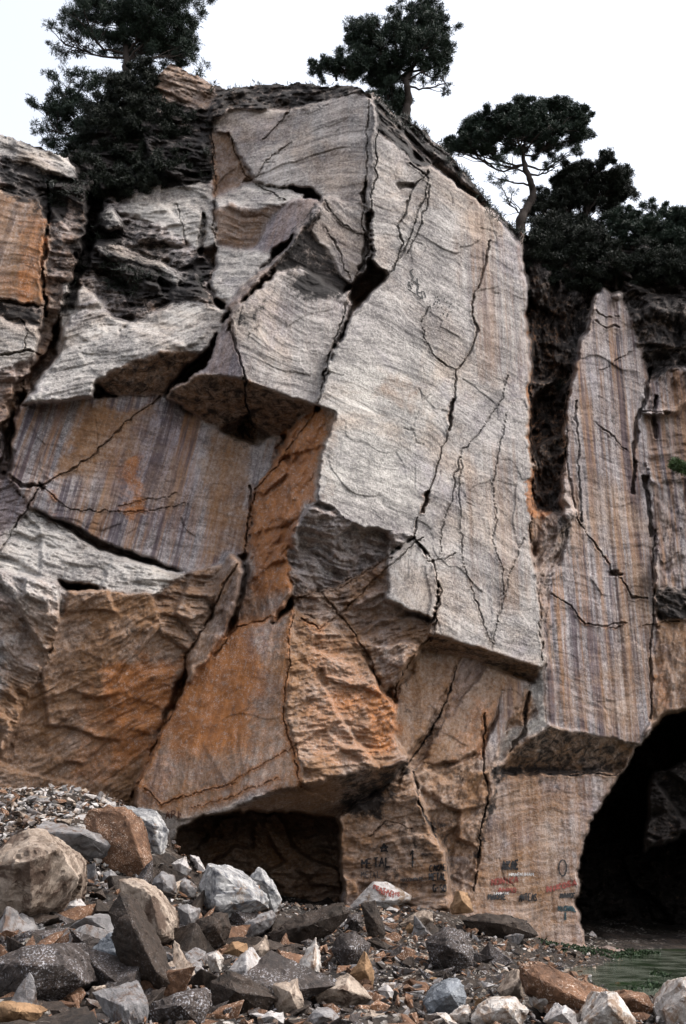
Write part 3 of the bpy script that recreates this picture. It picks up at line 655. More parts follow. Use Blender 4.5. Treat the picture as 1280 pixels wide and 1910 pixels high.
DARK = np.zeros(U.shape); RUST = np.zeros(U.shape)
jit_u = (fbm(flat / 16 + 3, 3) * 3.2 + fbm(flat / 45, 2) * 4).reshape(U.shape); jit_v = (fbm(flat / 16 + 77, 3) * 3.2 + fbm(flat / 45 + 9, 2) * 4).reshape(U.shape)
wmod = (1 + .9 * perlin(flat / 22 + 50)).reshape(U.shape)
for ln in CRACKS.strip().splitlines():
    h, pts = ln.split(';'); wd, dp, ru = map(float, h.split(',')); thin = wd < 7
    wd *= .62 if thin else .85; dp *= .5 if thin else .8
    pl = [tuple(map(float, q.split(','))) for q in pts.split()]
    p = np.array(pl); g = 22 + wd
    x0, x1 = np.searchsorted(ug, [p[:, 0].min() - g, p[:, 0].max() + g]); y0, y1 = np.searchsorted(vg, [p[:, 1].min() - g, p[:, 1].max() + g])
    sl = (slice(y0, y1), slice(x0, x1))
    d = polydist(U[sl] + jit_u[sl], V[sl] + jit_v[sl], pl)
    hw = wd * .5 * np.clip(wmod[sl], .05, 1.9)
    k = np.clip(1.0 + .25 * np.clip(wmod[sl], 0, 1) - d / np.maximum(hw, .8), 0, 1)
    disp[sl] = np.maximum(disp[sl], disp[sl] + dp * np.minimum(1, k * 1.6))
    disp[sl] -= .05 * np.clip(1 - np.abs(d - hw * 1.8) / (hw * 1.2), 0, 1) * (wd < 7)
    DARK[sl] = np.maximum(DARK[sl], k)
    RUST[sl] = np.maximum(RUST[sl], (ru * .8 + .25) * np.clip(1.2 - d / (hw * 2 + 5), 0, 1))
# small net of hairline cracks in the sawn faces
o, tl, e = cells(S / 1.3 + .35 * wob, T / 2.1 + .2 * wob, 123)
hair = (np.clip(.035 - e, 0, .035) / .035 * (fbm(P0 * .5 + 40, 2) > .5)).reshape(U.shape)
disp += .06 * hair * (ROUGH < .1)
DARK = np.maximum(DARK, .5 * hair * (ROUGH < .1))
MASK[..., 3] += .30 * DARK
base_w = np.clip((V - 980) / 260, 0, 1) * np.clip((1030 - U) / 60 + (V > 1400), 0, 1)
MASK[..., 1] += .22 * base_w * (1 + 1.2 * fbm(P0 * .35 + 11, 4).reshape(U.shape))
MASK[..., 3] += .10 * base_w * np.clip(fbm(P0 * .3 + 71, 4).reshape(U.shape) * 2, 0, 2)
MASK[..., 1] += .5 * RUST; MASK[..., 2] += .6 * RUST
# pale chipped arrises where the rock breaks outward
curv = blur(disp, 3) - disp
MASK[..., 0] += np.clip(curv * 5, -.1, .35) * (MASK[..., 3] < .4)

YD = Y + disp
sky_v = np.interp(ug + 3 * perlin(np.stack([ug / 20, 0 * ug, 0 * ug], -1)), [p[0] for p in SKYL], [p[1] for p in SKYL])
sky_v = sky_v + 5 * fbm(np.stack([ug / 14, 0 * ug + 4, 0 * ug], -1), 3)
row0 = np.clip(np.searchsorted(vg, sky_v), 0, NV - 2)
VERT = np.arange(NV)[:, None] >= row0[None, :]
PV = at(U, V, YD)
A = dict(stain_a=np.concatenate([MASK[..., :3], np.ones(U.shape + (1,))], -1), stain_shade_b=np.concatenate([MASK[..., 3:6], np.ones(U.shape + (1,))], -1),
         strata=SC.reshape(U.shape + (3,)), drip=VS.reshape(U.shape + (3,)))

def depth_at(u, v):
    """depth of the finished rock surface at a photograph pixel"""
    i = np.clip((np.asarray(v) - vg[0]) / STEP, 0, NV - 1.01); j = np.clip((np.asarray(u) - ug[0]) / STEP, 0, NU - 1.01)
    a, b = np.floor(i).astype(int), np.floor(j).astype(int); fi, fj = i - a, j - b
    return (YD[a, b] * (1 - fi) * (1 - fj) + YD[a + 1, b] * fi * (1 - fj) + YD[a, b + 1] * (1 - fi) * fj + YD[a + 1, b + 1] * fi * fj)

cliff = tag(empty('cliff', (0, 36, 0)), kind='structure')
cliff['label'] = 'old marble quarry cliff of grey and rust stained rock with two dark caves'
idx = np.arange(NV * NU).reshape(NV, NU)
qm = VERT[:-1, :-1] & VERT[1:, :-1] & VERT[:-1, 1:] & VERT[1:, 1:]
quads = np.stack([idx[:-1, :-1], idx[1:, :-1], idx[1:, 1:], idx[:-1, 1:]], -1)
qf = FID[:-1, :-1]
FLATA = {k: v.reshape(-1, v.shape[-1]) for k, v in A.items()}
PVF = PV.reshape(-1, 3).copy(); PVF[:, 1] -= 36
PLAB = {'cave': None}
for k, f in enumerate(facets):
    m = qm & (qf == k)
    if m.sum() < 30: continue
    qq = quads[m]
    uq, inv = np.unique(qq, return_inverse=True)
    mesh_np(f[0], PVF[uq], inv.reshape(-1, 4), ROCK, cliff, True,
            {kk: ('FLOAT_COLOR' if vv.shape[1] == 4 else 'FLOAT_VECTOR', vv[uq]) for kk, vv in FLATA.items()})
# the wall runs on past both edges of the view
for col, sg in ((0, -1), (NU - 1, 1)):
    rr_ = np.arange(row0[col], NV, 3)
    base = PV[rr_, col]; wall = np.where(base[:, 1] > 46, 42.6, base[:, 1])
    fr_ = dict((k, v[rr_, col]) for k, v in A.items()); vs_, at_ = [], {k: [] for k in A}
    dxs = np.concatenate([[0, .02], np.arange(.5, 6, .5), np.arange(6, 30, 1.2)])
    for dx in dxs:
        p = base.copy(); p[:, 0] += sg * dx; f = min(1, dx / 2.0) if dx > .03 else 0
        p[:, 1] = base[:, 1] * (1 - f) + wall * f + min(1, dx) * (.9 * fbm(p * .25 + 3, 5, .6) + .12 * dx * sg)
        p[:, 2] -= .12 * dx * (np.arange(len(p)) < 1); vs_.append(p - np.array([0, 36, 0]))
        for k in A:
            q = fr_[k].copy()
            if q.shape[1] == 3: q[:, 0] += sg * dx
            at_[k].append(q)
    n_ = len(rr_); ii = np.arange(len(dxs) * n_).reshape(len(dxs), n_)
    fq = np.stack([ii[:-1, :-1], ii[:-1, 1:], ii[1:, 1:], ii[1:, :-1]], -1).reshape(-1, 4)
    if sg < 0: fq = fq[:, ::-1]
    mesh_np('rock_face', np.concatenate(vs_), fq, ROCK, cliff, True, {k: ('FLOAT_COLOR' if v[0].shape[1] == 4 else 'FLOAT_VECTOR', np.concatenate(v)) for k, v in at_.items()})
# the hilltop behind the skyline
top = PV[row0, np.arange(NU)][::3]
ta = {k: v[row0, np.arange(NU)][::3] for k, v in A.items()}
rows, n = [], len(top)
for dy, dz in ((0.02, -.01), (1.2, .0), (4, -.3), (12, -.6), (30, -2)):
    r = top.copy(); r[:, 1] += dy; r[:, 2] += dz + .25 * fbm(r * .7, 3) * min(1, dy); rows.append(r)
vv = np.concatenate(rows)
ii = np.arange(len(rows) * n).reshape(len(rows), n)
fq = np.stack([ii[:-1, :-1], ii[:-1, 1:], ii[1:, 1:], ii[1:, :-1]], -1).reshape(-1, 4)
soil = NT('dark_soil')
sn = soil.noise(soil.geo(), 1.3, 6, .7)
SOIL = soil.done(soil.mix(sn, (.012, .010, .007), (.06, .05, .03)), .95, soil.bump(soil.noise(soil.geo(), 8, 5, .7), .8, .1))
tag(mesh_np('hilltop', vv, fq, SOIL), kind='structure')
# ------------------------------------------------------------------ ground: rubble slope, cave floors, pond bed
GP = [  # photograph pixel and depth of the ground there
    (-160, 1505, 33), (0, 1478, 33.5), (110, 1472, 33.8), (200, 1488, 34.2), (285, 1530, 34.8), (-160, 1640, 27), (60, 1610, 28.5), (170, 1640, 28.5),
    (300, 1640, 31), (60, 1720, 23.5), (200, 1740, 23.5), (350, 1710, 27.5), (-160, 1800, 19), (100, 1850, 17.5), (300, 1830, 19.5),
    (0, 1910, 14.8), (300, 1910, 15.5), (640, 1910, 16.8), (960, 1905, 17.8), (1280, 1905, 18.2), (1440, 1905, 18.4),
    (330, 1650, 36.5), (480, 1690, 36.2), (600, 1692, 37), (480, 1765, 27.5), (640, 1775, 26.5), (600, 1850, 20), (430, 1840, 20),
    (700, 1692, 36.6), (800, 1697, 37.1), (880, 1715, 38.2), (760, 1780, 27.5), (850, 1845, 21.5), (900, 1765, 31.5), (965, 1752, 37.5), (985, 1768, 35),
    (960, 1810, 24.5), (985, 1840, 21.3), (1100, 1868, 19.6), (1240, 1872, 19.2), (1440, 1868, 19.4)]
gx = [at(u, v, y) for u, v, y in GP]
gx += [np.array(q, float) for q in [(-16, 8, 1.0), (-6, 8, .9), (0, 8, .8), (6, 8, .7), (16, 8, .7), (-16, 0, 1.2), (0, 0, 1.1), (16, 0, 1.0), (-16, 60, 3), (0, 60, 1.5), (22, 60, .12),
      (11.5, 43, .10), (14, 50, .15), (9.5, 41.3, .06), (18, 42, .08), (12.5, 22, -.14), (8.2, 23, -.08), (9.5, 27, -.16), (6.9, 33, -.12), (8.2, 33, -.16), (7.2, 29, -.12), (5.9, 26, -.10), (7.2, 26, -.16), (5.6, 23.5, -.06), (13, 27, -.2), (18, 27, -.2), (9, 33, -.13), (13, 34, -.2), (19, 34, -.2), (11, 38.5, -.12), (16, 39, -.16), (20, 22, -.1)]]
gx = np.array(gx)

def rbf_fit(c, z):
    d = np.linalg.norm(c[:, None] - c[None], axis=-1)
    n = len(c); M = np.zeros((n + 3, n + 3)); M[:n, :n] = d - .03 * np.eye(n)
    M[:n, n] = 1; M[:n, n + 1:] = c; M[n, :n] = 1; M[n + 1:, :n] = c.T
    return np.linalg.solve(M, np.concatenate([z, [0, 0, 0]]))
GW = rbf_fit(gx[:, :2], gx[:, 2])

def ground_z(x, y):
    x, y = np.asarray(x, float), np.asarray(y, float)
    p = np.stack([x.ravel(), y.ravel()], -1)
    out = np.zeros(len(p))
    for a in range(0, len(p), 20000):
        q = p[a:a + 20000]
        d = np.linalg.norm(q[:, None] - gx[None, :, :2], axis=-1)
        n = len(gx)
        out[a:a + 20000] = d @ GW[:n] + GW[n] + q @ GW[n + 1:]
    return out.reshape(x.shape)

def ground_at(u, v, y0=10, y1=45):
    ys = np.arange(y0, y1, .08)
    rx, rz = ray(u, v)
    g = ground_z(rx * ys, ys); hit = np.where(CAMZ + rz * ys <= g)[0]
    return float(ys[hit[0]]) if len(hit) else None

gxs = np.arange(-19, 26, .16)
gys = np.concatenate([np.arange(6, 13, .5), np.arange(13, 43, .16), np.arange(43, 66, .8)])
GX, GY = np.meshgrid(gxs, gys)
GZ0 = ground_z(GX, GY)
pp = np.stack([GX.ravel(), GY.ravel(), 0 * GX.ravel()], -1)
dry = np.clip((GZ0 + .1) / .5, 0.12, 1)
oo, tt, ee = cells(GX.ravel() / .55, GY.ravel() / .55, 5)
o4, t4, e4 = cells(GX.ravel() / 1.6, GY.ravel() / 1.6, 15)
GZ = GZ0 + dry * (.10 * fbm(pp * .9, 4) + .07 * oo + .10 * tt + .12 * o4 + .2 * t4 - .1).reshape(GX.shape)
i2 = np.arange(GX.size).reshape(GX.shape)
fq = np.stack([i2[:-1, :-1], i2[:-1, 1:], i2[1:, 1:], i2[1:, :-1]], -1).reshape(-1, 4)
gm = NT('rubble_soil')
gp_ = gm.geo()
ga = gm.noise(gp_, 1.1, 6, .7); gb = gm.vor(gp_, 11, 'F1', 'Color'); gs = gm.sep(gb)
gc = gm.mix(gm.step(ga, .35, .65), (.007, .005, .004), (.035, .023, .016))
gc = gm.mix(gm.math('MULTIPLY', gm.step(gs[0], .78, .86), gm.step(gm.noise(gp_, .6, 4, .6), .45, .6)), gc, gm.mix(gs[1], (.10, .075, .055), (.40, .37, .34)))
gh = gm.math('ADD', gm.vor(gp_, 7), gm.math('MULTIPLY', gm.noise(gp_, 20, 4, .7), .6))
GROUND = gm.done(gc, .8, gm.bump(gh, .9, .09), .3)
tag(mesh_np('ground', np.stack([GX, GY, GZ], -1).reshape(-1, 3), fq, GROUND), kind='structure')
# ground sheet outwards to the horizon, a little below the quarry floor
tag(mesh_np('ground', [(-400, -300, -.9), (400, -300, -.9), (400, 600, -.9), (-400, 600, -.9)], [(0, 1, 2, 3)], SOIL), kind='structure')

# ------------------------------------------------------------------ pond
wm = NT('pond_water')
wp = wm.geo()
w1 = wm.noise(wp, 1.0, 5, .7); w2 = wm.noise(wm.scale(wp, (1, .45, 1)), 6, 4, .65); w3 = wm.vor(wp, 9)
wc = wm.mix(wm.step(w1, .40, .62), (.022, .030, .018), (.11, .12, .095))
wc = wm.mix(wm.step(wm.noise(wp, .45, 5, .65), .56, .66), wc, (.012, .030, .008))
wm.done(wc, .08, wm.bump(wm.math('ADD', w2, wm.math('MULTIPLY', wm.noise(wp, 24, 3, .7), .5)), .3, .03), .5)
tag(mesh_np('pond', [(6.0, 18.5, 0), (26, 18.5, 0), (26, 41.9, 0), (6.0, 41.9, 0)], [(0, 1, 2, 3)], wm.m), kind='structure')

# ------------------------------------------------------------------ stones: materials
def stone_mat(name, a, b, strat=0.0, orient=(1, 6, 1), crust=None, camt=.5, speck=0.0, speckc=(.45, .44, .43), rough=.8, spec=.3, bump=.6):
    t = NT(name); c = t.coord()
    n1 = t.noise(c, 1.6, 6, .65, .3); n2 = t.noise(c, 9, 5, .7)
    st = t.noise(t.scale(c, orient), 1.4, 5, .65, .4)
    f = t.math('ADD', t.math('MULTIPLY', st, strat), t.math('MULTIPLY', t.math('ADD', t.math('MULTIPLY', n1, .5), t.math('MULTIPLY', n2, .5)), 1 - strat))
    col = t.mix(t.step(f, .34, .66), a, b)
    if crust:
        k = t.step(t.math('MULTIPLY_ADD', n2, .4, t.noise(c, 1.1, 6, .7, .5)), .95 - .5 * camt, 1.05 - .5 * camt + .05)
        col = t.mix(t.math('MULTIPLY', k, .9), col, t.mix(n2, tuple(q * .5 for q in crust), crust))
    if speck:
        col = t.mix(t.math('MULTIPLY', t.step(t.noise(c, 30, 2, .6), .66 - .2 * speck, .74 - .2 * speck), t.step(n1, .4, .62)), col, speckc)
    h = t.math('ADD', n2, t.math('ADD', t.math('MULTIPLY', st, strat), t.math('MULTIPLY', t.noise(c, 34, 3, .65), .4)))
    return t.done(col, rough, t.bump(h, bump, .06), spec)

SM = {
    'pale': stone_mat('pale_marble', (.17, .15, .14), (.50, .47, .455), .35, (1, 5, 2), (.16, .095, .05), .55),
    'white': stone_mat('white_marble', (.22, .19, .17), (.56, .52, .48), .35, (2, 4, 1), (.20, .12, .07), .65),
    'grey': stone_mat('grey_marble', (.055, .05, .05), (.25, .235, .23), .5, (1, 6, 1), (.09, .05, .03), .6),
    'striped': stone_mat('striped_marble', (.06, .062, .072), (.38, .365, .35), .85, (.6, 5.5, 2.2), (.16, .095, .05), .4),
    'tan': stone_mat('tan_rock', (.10, .066, .045), (.38, .31, .25), .3, (1, 4, 1), (.055, .028, .016), .6),
    'brown': stone_mat('rusty_rock', (.045, .022, .012), (.17, .085, .045), .3, (1, 4, 1), (.26, .19, .14), .25, .5, (.42, .33, .27)),
    'dark': stone_mat('dark_rock', (.012, .009, .008), (.060, .045, .038), .2, (1, 4, 1), None, 0, .6, (.26, .25, .26), .72, .25),
    'black': stone_mat('black_rock', (.010, .007, .005), (.042, .028, .02), .3, (1, 5, 1), None, 0, .3, (.13, .115, .11), .72, .25),
    'blue': stone_mat('blue_grey_rock', (.045, .05, .058), (.20, .21, .225), .3, (1, 4, 1), (.05, .03, .02), .3, .3),
    'ochre': stone_mat('ochre_rock', (.09, .048, .022), (.30, .18, .095), .3, (1, 3, 1), (.45, .38, .30), .2),
}

def refine(bm, maxlen, passes=6):
    for _ in range(passes):
        es = [e for e in bm.edges if e.calc_length() > maxlen]
        if not es or len(bm.verts) > 9000: break
        bmesh.ops.subdivide_edges(bm, edges=es, cuts=1)
        bmesh.ops.triangulate(bm, faces=[f for f in bm.faces if len(f.verts) > 3])

def rock_from_points(name, pts, mat, bev=.05, maxlen=.12, amp=.05, seed=0, strat=(0, 0, 0)):
    """angular rock: hull of the given points, worn edges, broken surface"""
    pts = np.array(pts, float)
    c = pts.mean(0); base = np.array([c[0], c[1], pts[:, 2].min()])
    bm = bmesh.new()
    for p in pts - base: bm.verts.new(p)
    r = bmesh.ops.convex_hull(bm, input=bm.verts)
    bmesh.ops.delete(bm, geom=[g for g in set(r['geom_interior'] + r['geom_unused']) if isinstance(g, bmesh.types.BMVert)], context='VERTS')
    bmesh.ops.dissolve_limit(bm, angle_limit=R(9), verts=bm.verts, edges=bm.edges)
    try: bmesh.ops.bevel(bm, geom=list(bm.edges), offset=bev, offset_type='OFFSET', segments=1, profile=.5, affect='EDGES', clamp_overlap=True)
    except Exception: pass
    bmesh.ops.triangulate(bm, faces=bm.faces)
    refine(bm, maxlen)
    bm.normal_update()
    co = np.array([v.co for v in bm.verts]); no = np.array([v.normal for v in bm.verts])
    q = co + seed * 7.7
    o_, t_, e_ = cells((q[:, 0] + .6 * q[:, 1]) / (amp * 11), (q[:, 2] + .4 * q[:, 1]) / (amp * 8), seed % 50)
    o5, t5, e5 = cells((q[:, 0] - .5 * q[:, 2]) / (amp * 24), (q[:, 1] + q[:, 2]) / (amp * 20), seed % 37)
    d = amp * (.6 * fbm(q * .22 / amp, 5, .64) + .45 * t_ + .2 * o_ + 1.4 * t5 + .4 * o5)
    if any(strat): d = d + amp * .5 * fbm(q * np.array(strat), 3)
    co = co + no * d[:, None]
    me = bpy.data.meshes.new(name)
    for v, p in zip(bm.verts, co): v.co = p
    bm.to_mesh(me); bm.free()
    me.materials.append(mat)
    me.polygons.foreach_set('use_smooth', np.ones(len(me.polygons), bool))
    me.set_sharp_from_angle(angle=R(27))
    o = bpy.data.objects.new(name, me); o.location = base; COL.objects.link(o)
    return o

# boulders: material; thickness m; contact pixel; outline pixels; ridge points pixel + metres towards the viewer; label
BOULDERS = '''
tan;3.2;70,1728;-40,1620 0,1600 28,1556 55,1545 82,1550 118,1578 146,1640 105,1695 40,1730 -40,1740;-20,1618,.7 55,1606,1.2 112,1584,.8 60,1690,.7;big tan boulder with a broad flat top and dark underside at the left
brown;1.8;230,1636;165,1512 200,1502 232,1504 262,1530 281,1600 276,1634 200,1628 163,1560 155,1530;235,1520,.4 262,1600,.5 190,1560,.3;large red brown pitted boulder leaning on the grey wedge below the cliff
striped;1.6;290,1600;230,1503 290,1512 313,1545 302,1600 286,1594 262,1532;285,1540,.4;grey layered wedge of rock standing at the left edge of the cave mouth
pale;.8;120,1714;83,1668 98,1655 125,1660 162,1690 122,1718 92,1702;118,1690,.3;whitish block with a dark mottled top between the big tan boulder and the dark boulders
dark;2.6;90,1872;-40,1795 0,1785 40,1770 108,1763 150,1790 162,1835 80,1873 -40,1885;60,1800,.7 120,1800,.5 60,1850,.6;wide dark speckled boulder lying low at the left edge
blue;1.5;225,1822;172,1768 205,1742 240,1746 262,1778 288,1818 230,1822 172,1818;225,1780,.4;dark blue grey boulder with a speckled domed top beside the wide dark boulder
black;1.0;300,1858;222,1664 238,1672 262,1715 300,1775 332,1848 312,1860 250,1830 215,1762 195,1700;250,1730,.5 290,1810,.5;long black slab tilted steeply with a thin pale edge
tan;1.6;285,1768;218,1640 245,1636 282,1652 312,1690 326,1716 322,1752 290,1768 262,1745 235,1690;280,1668,.5 300,1740,.5 245,1700,.2;brown and grey boulder with lilac lower face above the long black slab
grey;.8;345,1742;331,1692 350,1686 374,1696 362,1735 346,1744 338,1728;352,1705,.25;small grey block with pointed foot beside the striped boulder
striped;2.0;430,1720;370,1655 386,1612 425,1614 470,1640 498,1668 500,1692 465,1708 430,1720 402,1702 384,1695;402,1622,.7 402,1690,.7 480,1680,.4;big blue grey striped boulder with a rusty left end in front of the cave
striped;.9;510,1704;464,1637 485,1616 508,1645 526,1678 512,1704 494,1672;495,1645,.3;pointed striped rock standing against the right end of the big striped boulder
grey;1.0;465,1756;444,1742 456,1720 485,1706 506,1700 514,1710 502,1730 456,1758;480,1722,.3;rounded grey slab lying like a log below the striped boulder
black;1.4;385,1778;340,1757 366,1716 398,1702 426,1704 430,1732 420,1762 360,1784;400,1725,.4;dark brown splintered slab leaning below the striped boulder
black;2.2;570,1768;498,1742 560,1706 642,1682 656,1700 622,1740 560,1765 510,1768;580,1725,.5;long very dark slab sloping down in front of the left cave
white;.9;578,1842;547,1815 570,1778 590,1747 597,1785 596,1815 579,1843 558,1836;585,1800,.35;white pointed stone standing upright like a fin
pale;1.3;480,1866;424,1810 445,1788 458,1774 476,1796 495,1830 521,1862 492,1867 445,1842;462,1812,.4 490,1850,.3;pale triangular boulder with a grooved face in the foreground
white;.6;400,1815;388,1782 404,1774 416,1788 411,1812 391,1817;403,1790,.2;small white rounded stone left of the pale triangular boulder
black;1.4;450,1890;394,1832 422,1812 470,1846 522,1863 492,1892 398,1893;440,1850,.4;black brown boulder under the pale triangular boulder
dark;1.4;330,1912;266,1886 300,1866 332,1854 376,1850 388,1880 378,1915 280,1918;335,1875,.4;dark speckled boulder at the bottom edge left of centre
ochre;.9;40,1906;-30,1876 0,1871 50,1874 77,1889 62,1906 -30,1908;30,1885,.3;flat tan stone like a disc at the bottom left corner
tan;1.2;640,1882;583,1846 618,1828 652,1817 697,1865 642,1883 592,1872;640,1845,.4;light brown wedge with fine cracks in the middle of the foreground
tan;1.0;535,1895;511,1838 553,1829 567,1868 562,1900 512,1893;540,1850,.3;broad brown slab right of the pale triangular boulder
dark;1.3;650,1808;621,1772 634,1746 660,1738 692,1760 684,1790 642,1812;655,1770,.4;round grey speckled boulder below the dark post shaped rock
black;.8;702,1758;674,1686 700,1679 712,1710 719,1742 712,1760 690,1757 682,1720;700,1720,.2;dark upright post shaped rock under the painted stone
ochre;.9;680,1840;652,1818 668,1795 682,1774 697,1800 694,1838 665,1832;682,1810,.25;brown triangular stone below the round grey boulder
dark;1.6;845,1815;795,1757 830,1732 862,1734 886,1770 882,1800 846,1817 806,1792;835,1765,.5 865,1780,.4;large dark boulder with white flecks in the centre of the rubble
blue;1.4;830,1896;793,1872 812,1848 832,1831 856,1829 869,1860 866,1892 800,1898;840,1855,.4;blue grey boulder with a darker lower half near the bottom
tan;.8;770,1734;739,1728 762,1710 786,1697 806,1700 809,1720 750,1736;790,1708,.2;flat brown slab tilted below the lettering
black;1.6;930,1754;860,1716 892,1704 945,1708 987,1720 1007,1746 952,1757 882,1737;930,1722,.5;long dark slab lying at the foot of the graffiti wall
ochre;.9;860,1702;844,1691 856,1661 873,1664 882,1700 850,1703;862,1680,.25;upright tan block leaning on the graffiti wall
brown;1.1;1060,1892;974,1806 1002,1799 1060,1818 1132,1850 1142,1862 1102,1893 1058,1893 980,1852;1010,1830,.3 1090,1870,.3;long brown slab sloping into the pond in the foreground
tan;.8;950,1870;932,1852 952,1826 966,1808 982,1815 976,1862 942,1872;960,1840,.25;upright tan stone at the upper end of the long brown slab
white;1.3;1135,1925;1088,1915 1110,1880 1132,1851 1152,1850 1184,1900 1188,1932 1096,1932;1135,1875,.4;pale boulder with a peaked top beside the pond
white;.7;1015,1890;994,1856 1025,1851 1049,1875 1022,1892 996,1878;1015,1865,.25;white angular stone in front of the long brown slab
white;1.1;935,1920;878,1902 896,1876 930,1864 962,1859 986,1886 976,1918 890,1924;940,1880,.35;broad whitish boulder with a brown split lower face
pale;.8;1040,1915;1016,1905 1038,1884 1055,1874 1074,1890 1076,1918 1030,1922;1048,1890,.25;pale stone with a brown right side under the white angular stone
white;1.2;1270,1915;1238,1886 1256,1860 1276,1829 1320,1826 1320,1922 1250,1918;1280,1860,.3;white boulder cut by the right edge beside the pond
brown;1.0;1180,1895;1130,1862 1165,1848 1210,1856 1225,1885 1190,1897 1140,1890;1180,1862,.3;wet brown boulder at the near shore of the pond
white;.6;862,1914;840,1896 858,1884 876,1876 881,1890 866,1914 845,1917;864,1890,.2;white wedge shaped stone beside the blue grey boulder
white;.6;828,1920;803,1908 818,1893 838,1892 852,1910 840,1925 808,1925;828,1900,.2;round white stone cut by the bottom edge
grey;.8;302,1682;278,1650 300,1627 322,1634 327,1664 302,1684;305,1645,.3;rounded lilac grey stone below the cave edge
grey;.8;340,1672;322,1652 345,1640 366,1655 362,1682 335,1690;345,1655,.25;grey stone wedged left of the big striped boulder
pale;.6;337,1640;319,1612 345,1596 356,1622 336,1641;338,1612,.2;pale stone lying in the mouth of the left cave
pale;.6;372,1630;354,1594 370,1599 384,1624 370,1632;369,1608,.15;pale pointed stone behind the big striped boulder
tan;.8;482,1796;463,1778 480,1760 495,1746 501,1772 482,1798;483,1772,.25;brown stone with a light edge above the pale triangular boulder
ochre;.8;440,1792;412,1780 432,1756 460,1760 465,1782 440,1796;440,1770,.25;rusty brown stone between the log slab and the pale triangular boulder
pale;.7;505,1912;480,1900 500,1888 528,1892 532,1912 485,1915;508,1896,.2;flat pale stone at the bottom edge below the broad brown slab
grey;.9;600,1915;568,1905 588,1882 622,1886 640,1910 575,1920;603,1895,.25;pale grey block at the bottom edge below the light brown wedge
tan;.7;535,1832;508,1828 520,1798 540,1802 545,1830 515,1836;527,1815,.2;small brown stone left of the white fin stone
black;1.2;525,1800;495,1800 520,1768 548,1762 552,1800 520,1812;525,1785,.3;dark brown rock behind the white fin stone
dark;1.0;665,1740;642,1728 650,1708 672,1702 678,1732 655,1745;660,1718,.3;grey speckled rock left of the dark post shaped rock
ochre;.5;762,1740;756,1732 765,1722 776,1728 774,1742 760,1743;766,1732,.15;small orange cobble right of the dark post shaped rock
brown;.9;770,1790;745,1782 758,1768 775,1772 772,1795 750,1795;762,1778,.2;rust coloured stone left of the large dark boulder
pale;.5;708,1866;706,1848 722,1838 735,1850 732,1868 712,1872;722,1848,.2;pale block among the cobbles right of the light brown wedge
tan;1.0;700,1910;672,1905 690,1888 718,1890 722,1912 680,1918;698,1897,.25;brown stone at the bottom edge right of centre
dark;1.3;80,1760;20,1758 50,1738 110,1735 150,1745 140,1768 40,1772;90,1748,.4;low dark rock under the big tan boulder
grey;.9;215,1655;186,1660 192,1630 206,1622 222,1640 215,1668;205,1640,.2;small grey stone below the red brown pitted boulder
'''
NEAR = []
def short(lab):
    return re.split(r' (?:leaning|standing|lying|at the|with|in the|in front|below|beside|above|between|left of|right of|under|cut|wedged|behind|among|sloping|tilted|like|against)\b', lab)[0]
def by_boulder(lead, u, v, lab):
    n = min(NEAR, key=lambda q: math.hypot(q[0] - u, (q[1] - v) * 1.2))
    dx, dy = u - n[0], v - n[1]
    if math.hypot(dx, dy) > 150: return lab
    side = ('right of' if dx > 0 else 'left of') if abs(dx) > abs(dy) else ('just below' if dy > 0 else 'just above')
    return f'{lead} {side} the {short(n[2])}'
for n_, ln in enumerate(BOULDERS.strip().splitlines()):
    mt, th, cc, out, rid, lab = ln.split(';')
    cu, cv = map(float, cc.split(',')); th = float(th)
    D = ground_at(cu, cv - 3)
    if D is None: D = 20
    o2_ = [tuple(map(float, q.split(','))) for q in out.split()]
    r2_ = [tuple(map(float, q.split(','))) for q in rid.split()]
    cen = np.mean(o2_, 0)
    size = (max(p[0] for p in o2_) - min(p[0] for p in o2_)) / FPX * D
    pts = [at(u, v, D) for u, v in o2_] + [at(u, v, D - dy) for u, v, dy in r2_]
    for u, v in o2_:
        q = at(u + (cen[0] - u) * .25, v + (cen[1] - v) * .05, D)
        q[1] += th * rng.uniform(.6, 1.0); q[2] -= .05 * th
        pts.append(q)
    o = rock_from_points('boulder', pts, SM[mt], bev=min(.016, size * .008), maxlen=max(.06, size * .045), amp=min(.06, .022 + size * .014), seed=n_ + 1,
                         strat=(.8, 2, 7) if mt == 'striped' else (0, 0, 0))
    tag(o, lab, 'boulder', 'boulders of the rockfall'); NEAR.append((cen[0], cen[1], lab))

# the stone with painted red letters
D = ground_at(700, 1692) or 36.3
out = [(645, 1700), (662, 1682), (680, 1660), (696, 1644), (722, 1645), (740, 1662), (768, 1671), (766, 1680), (735, 1692), (670, 1694)]
pts = [at(u, v, D) for u, v in out] + [at(u, v, D - .3) for u, v in ((700, 1655), (735, 1680), (680, 1684))] + [at(u, v + 2, D) + np.array([0, 1.0, 0]) for u, v in out]
painted = tag(rock_from_points('painted_stone', pts, SM['pale'], .03, .1, .015, 99), 'pale stone with red painted lettering in front of the graffiti wall', 'painted stone')

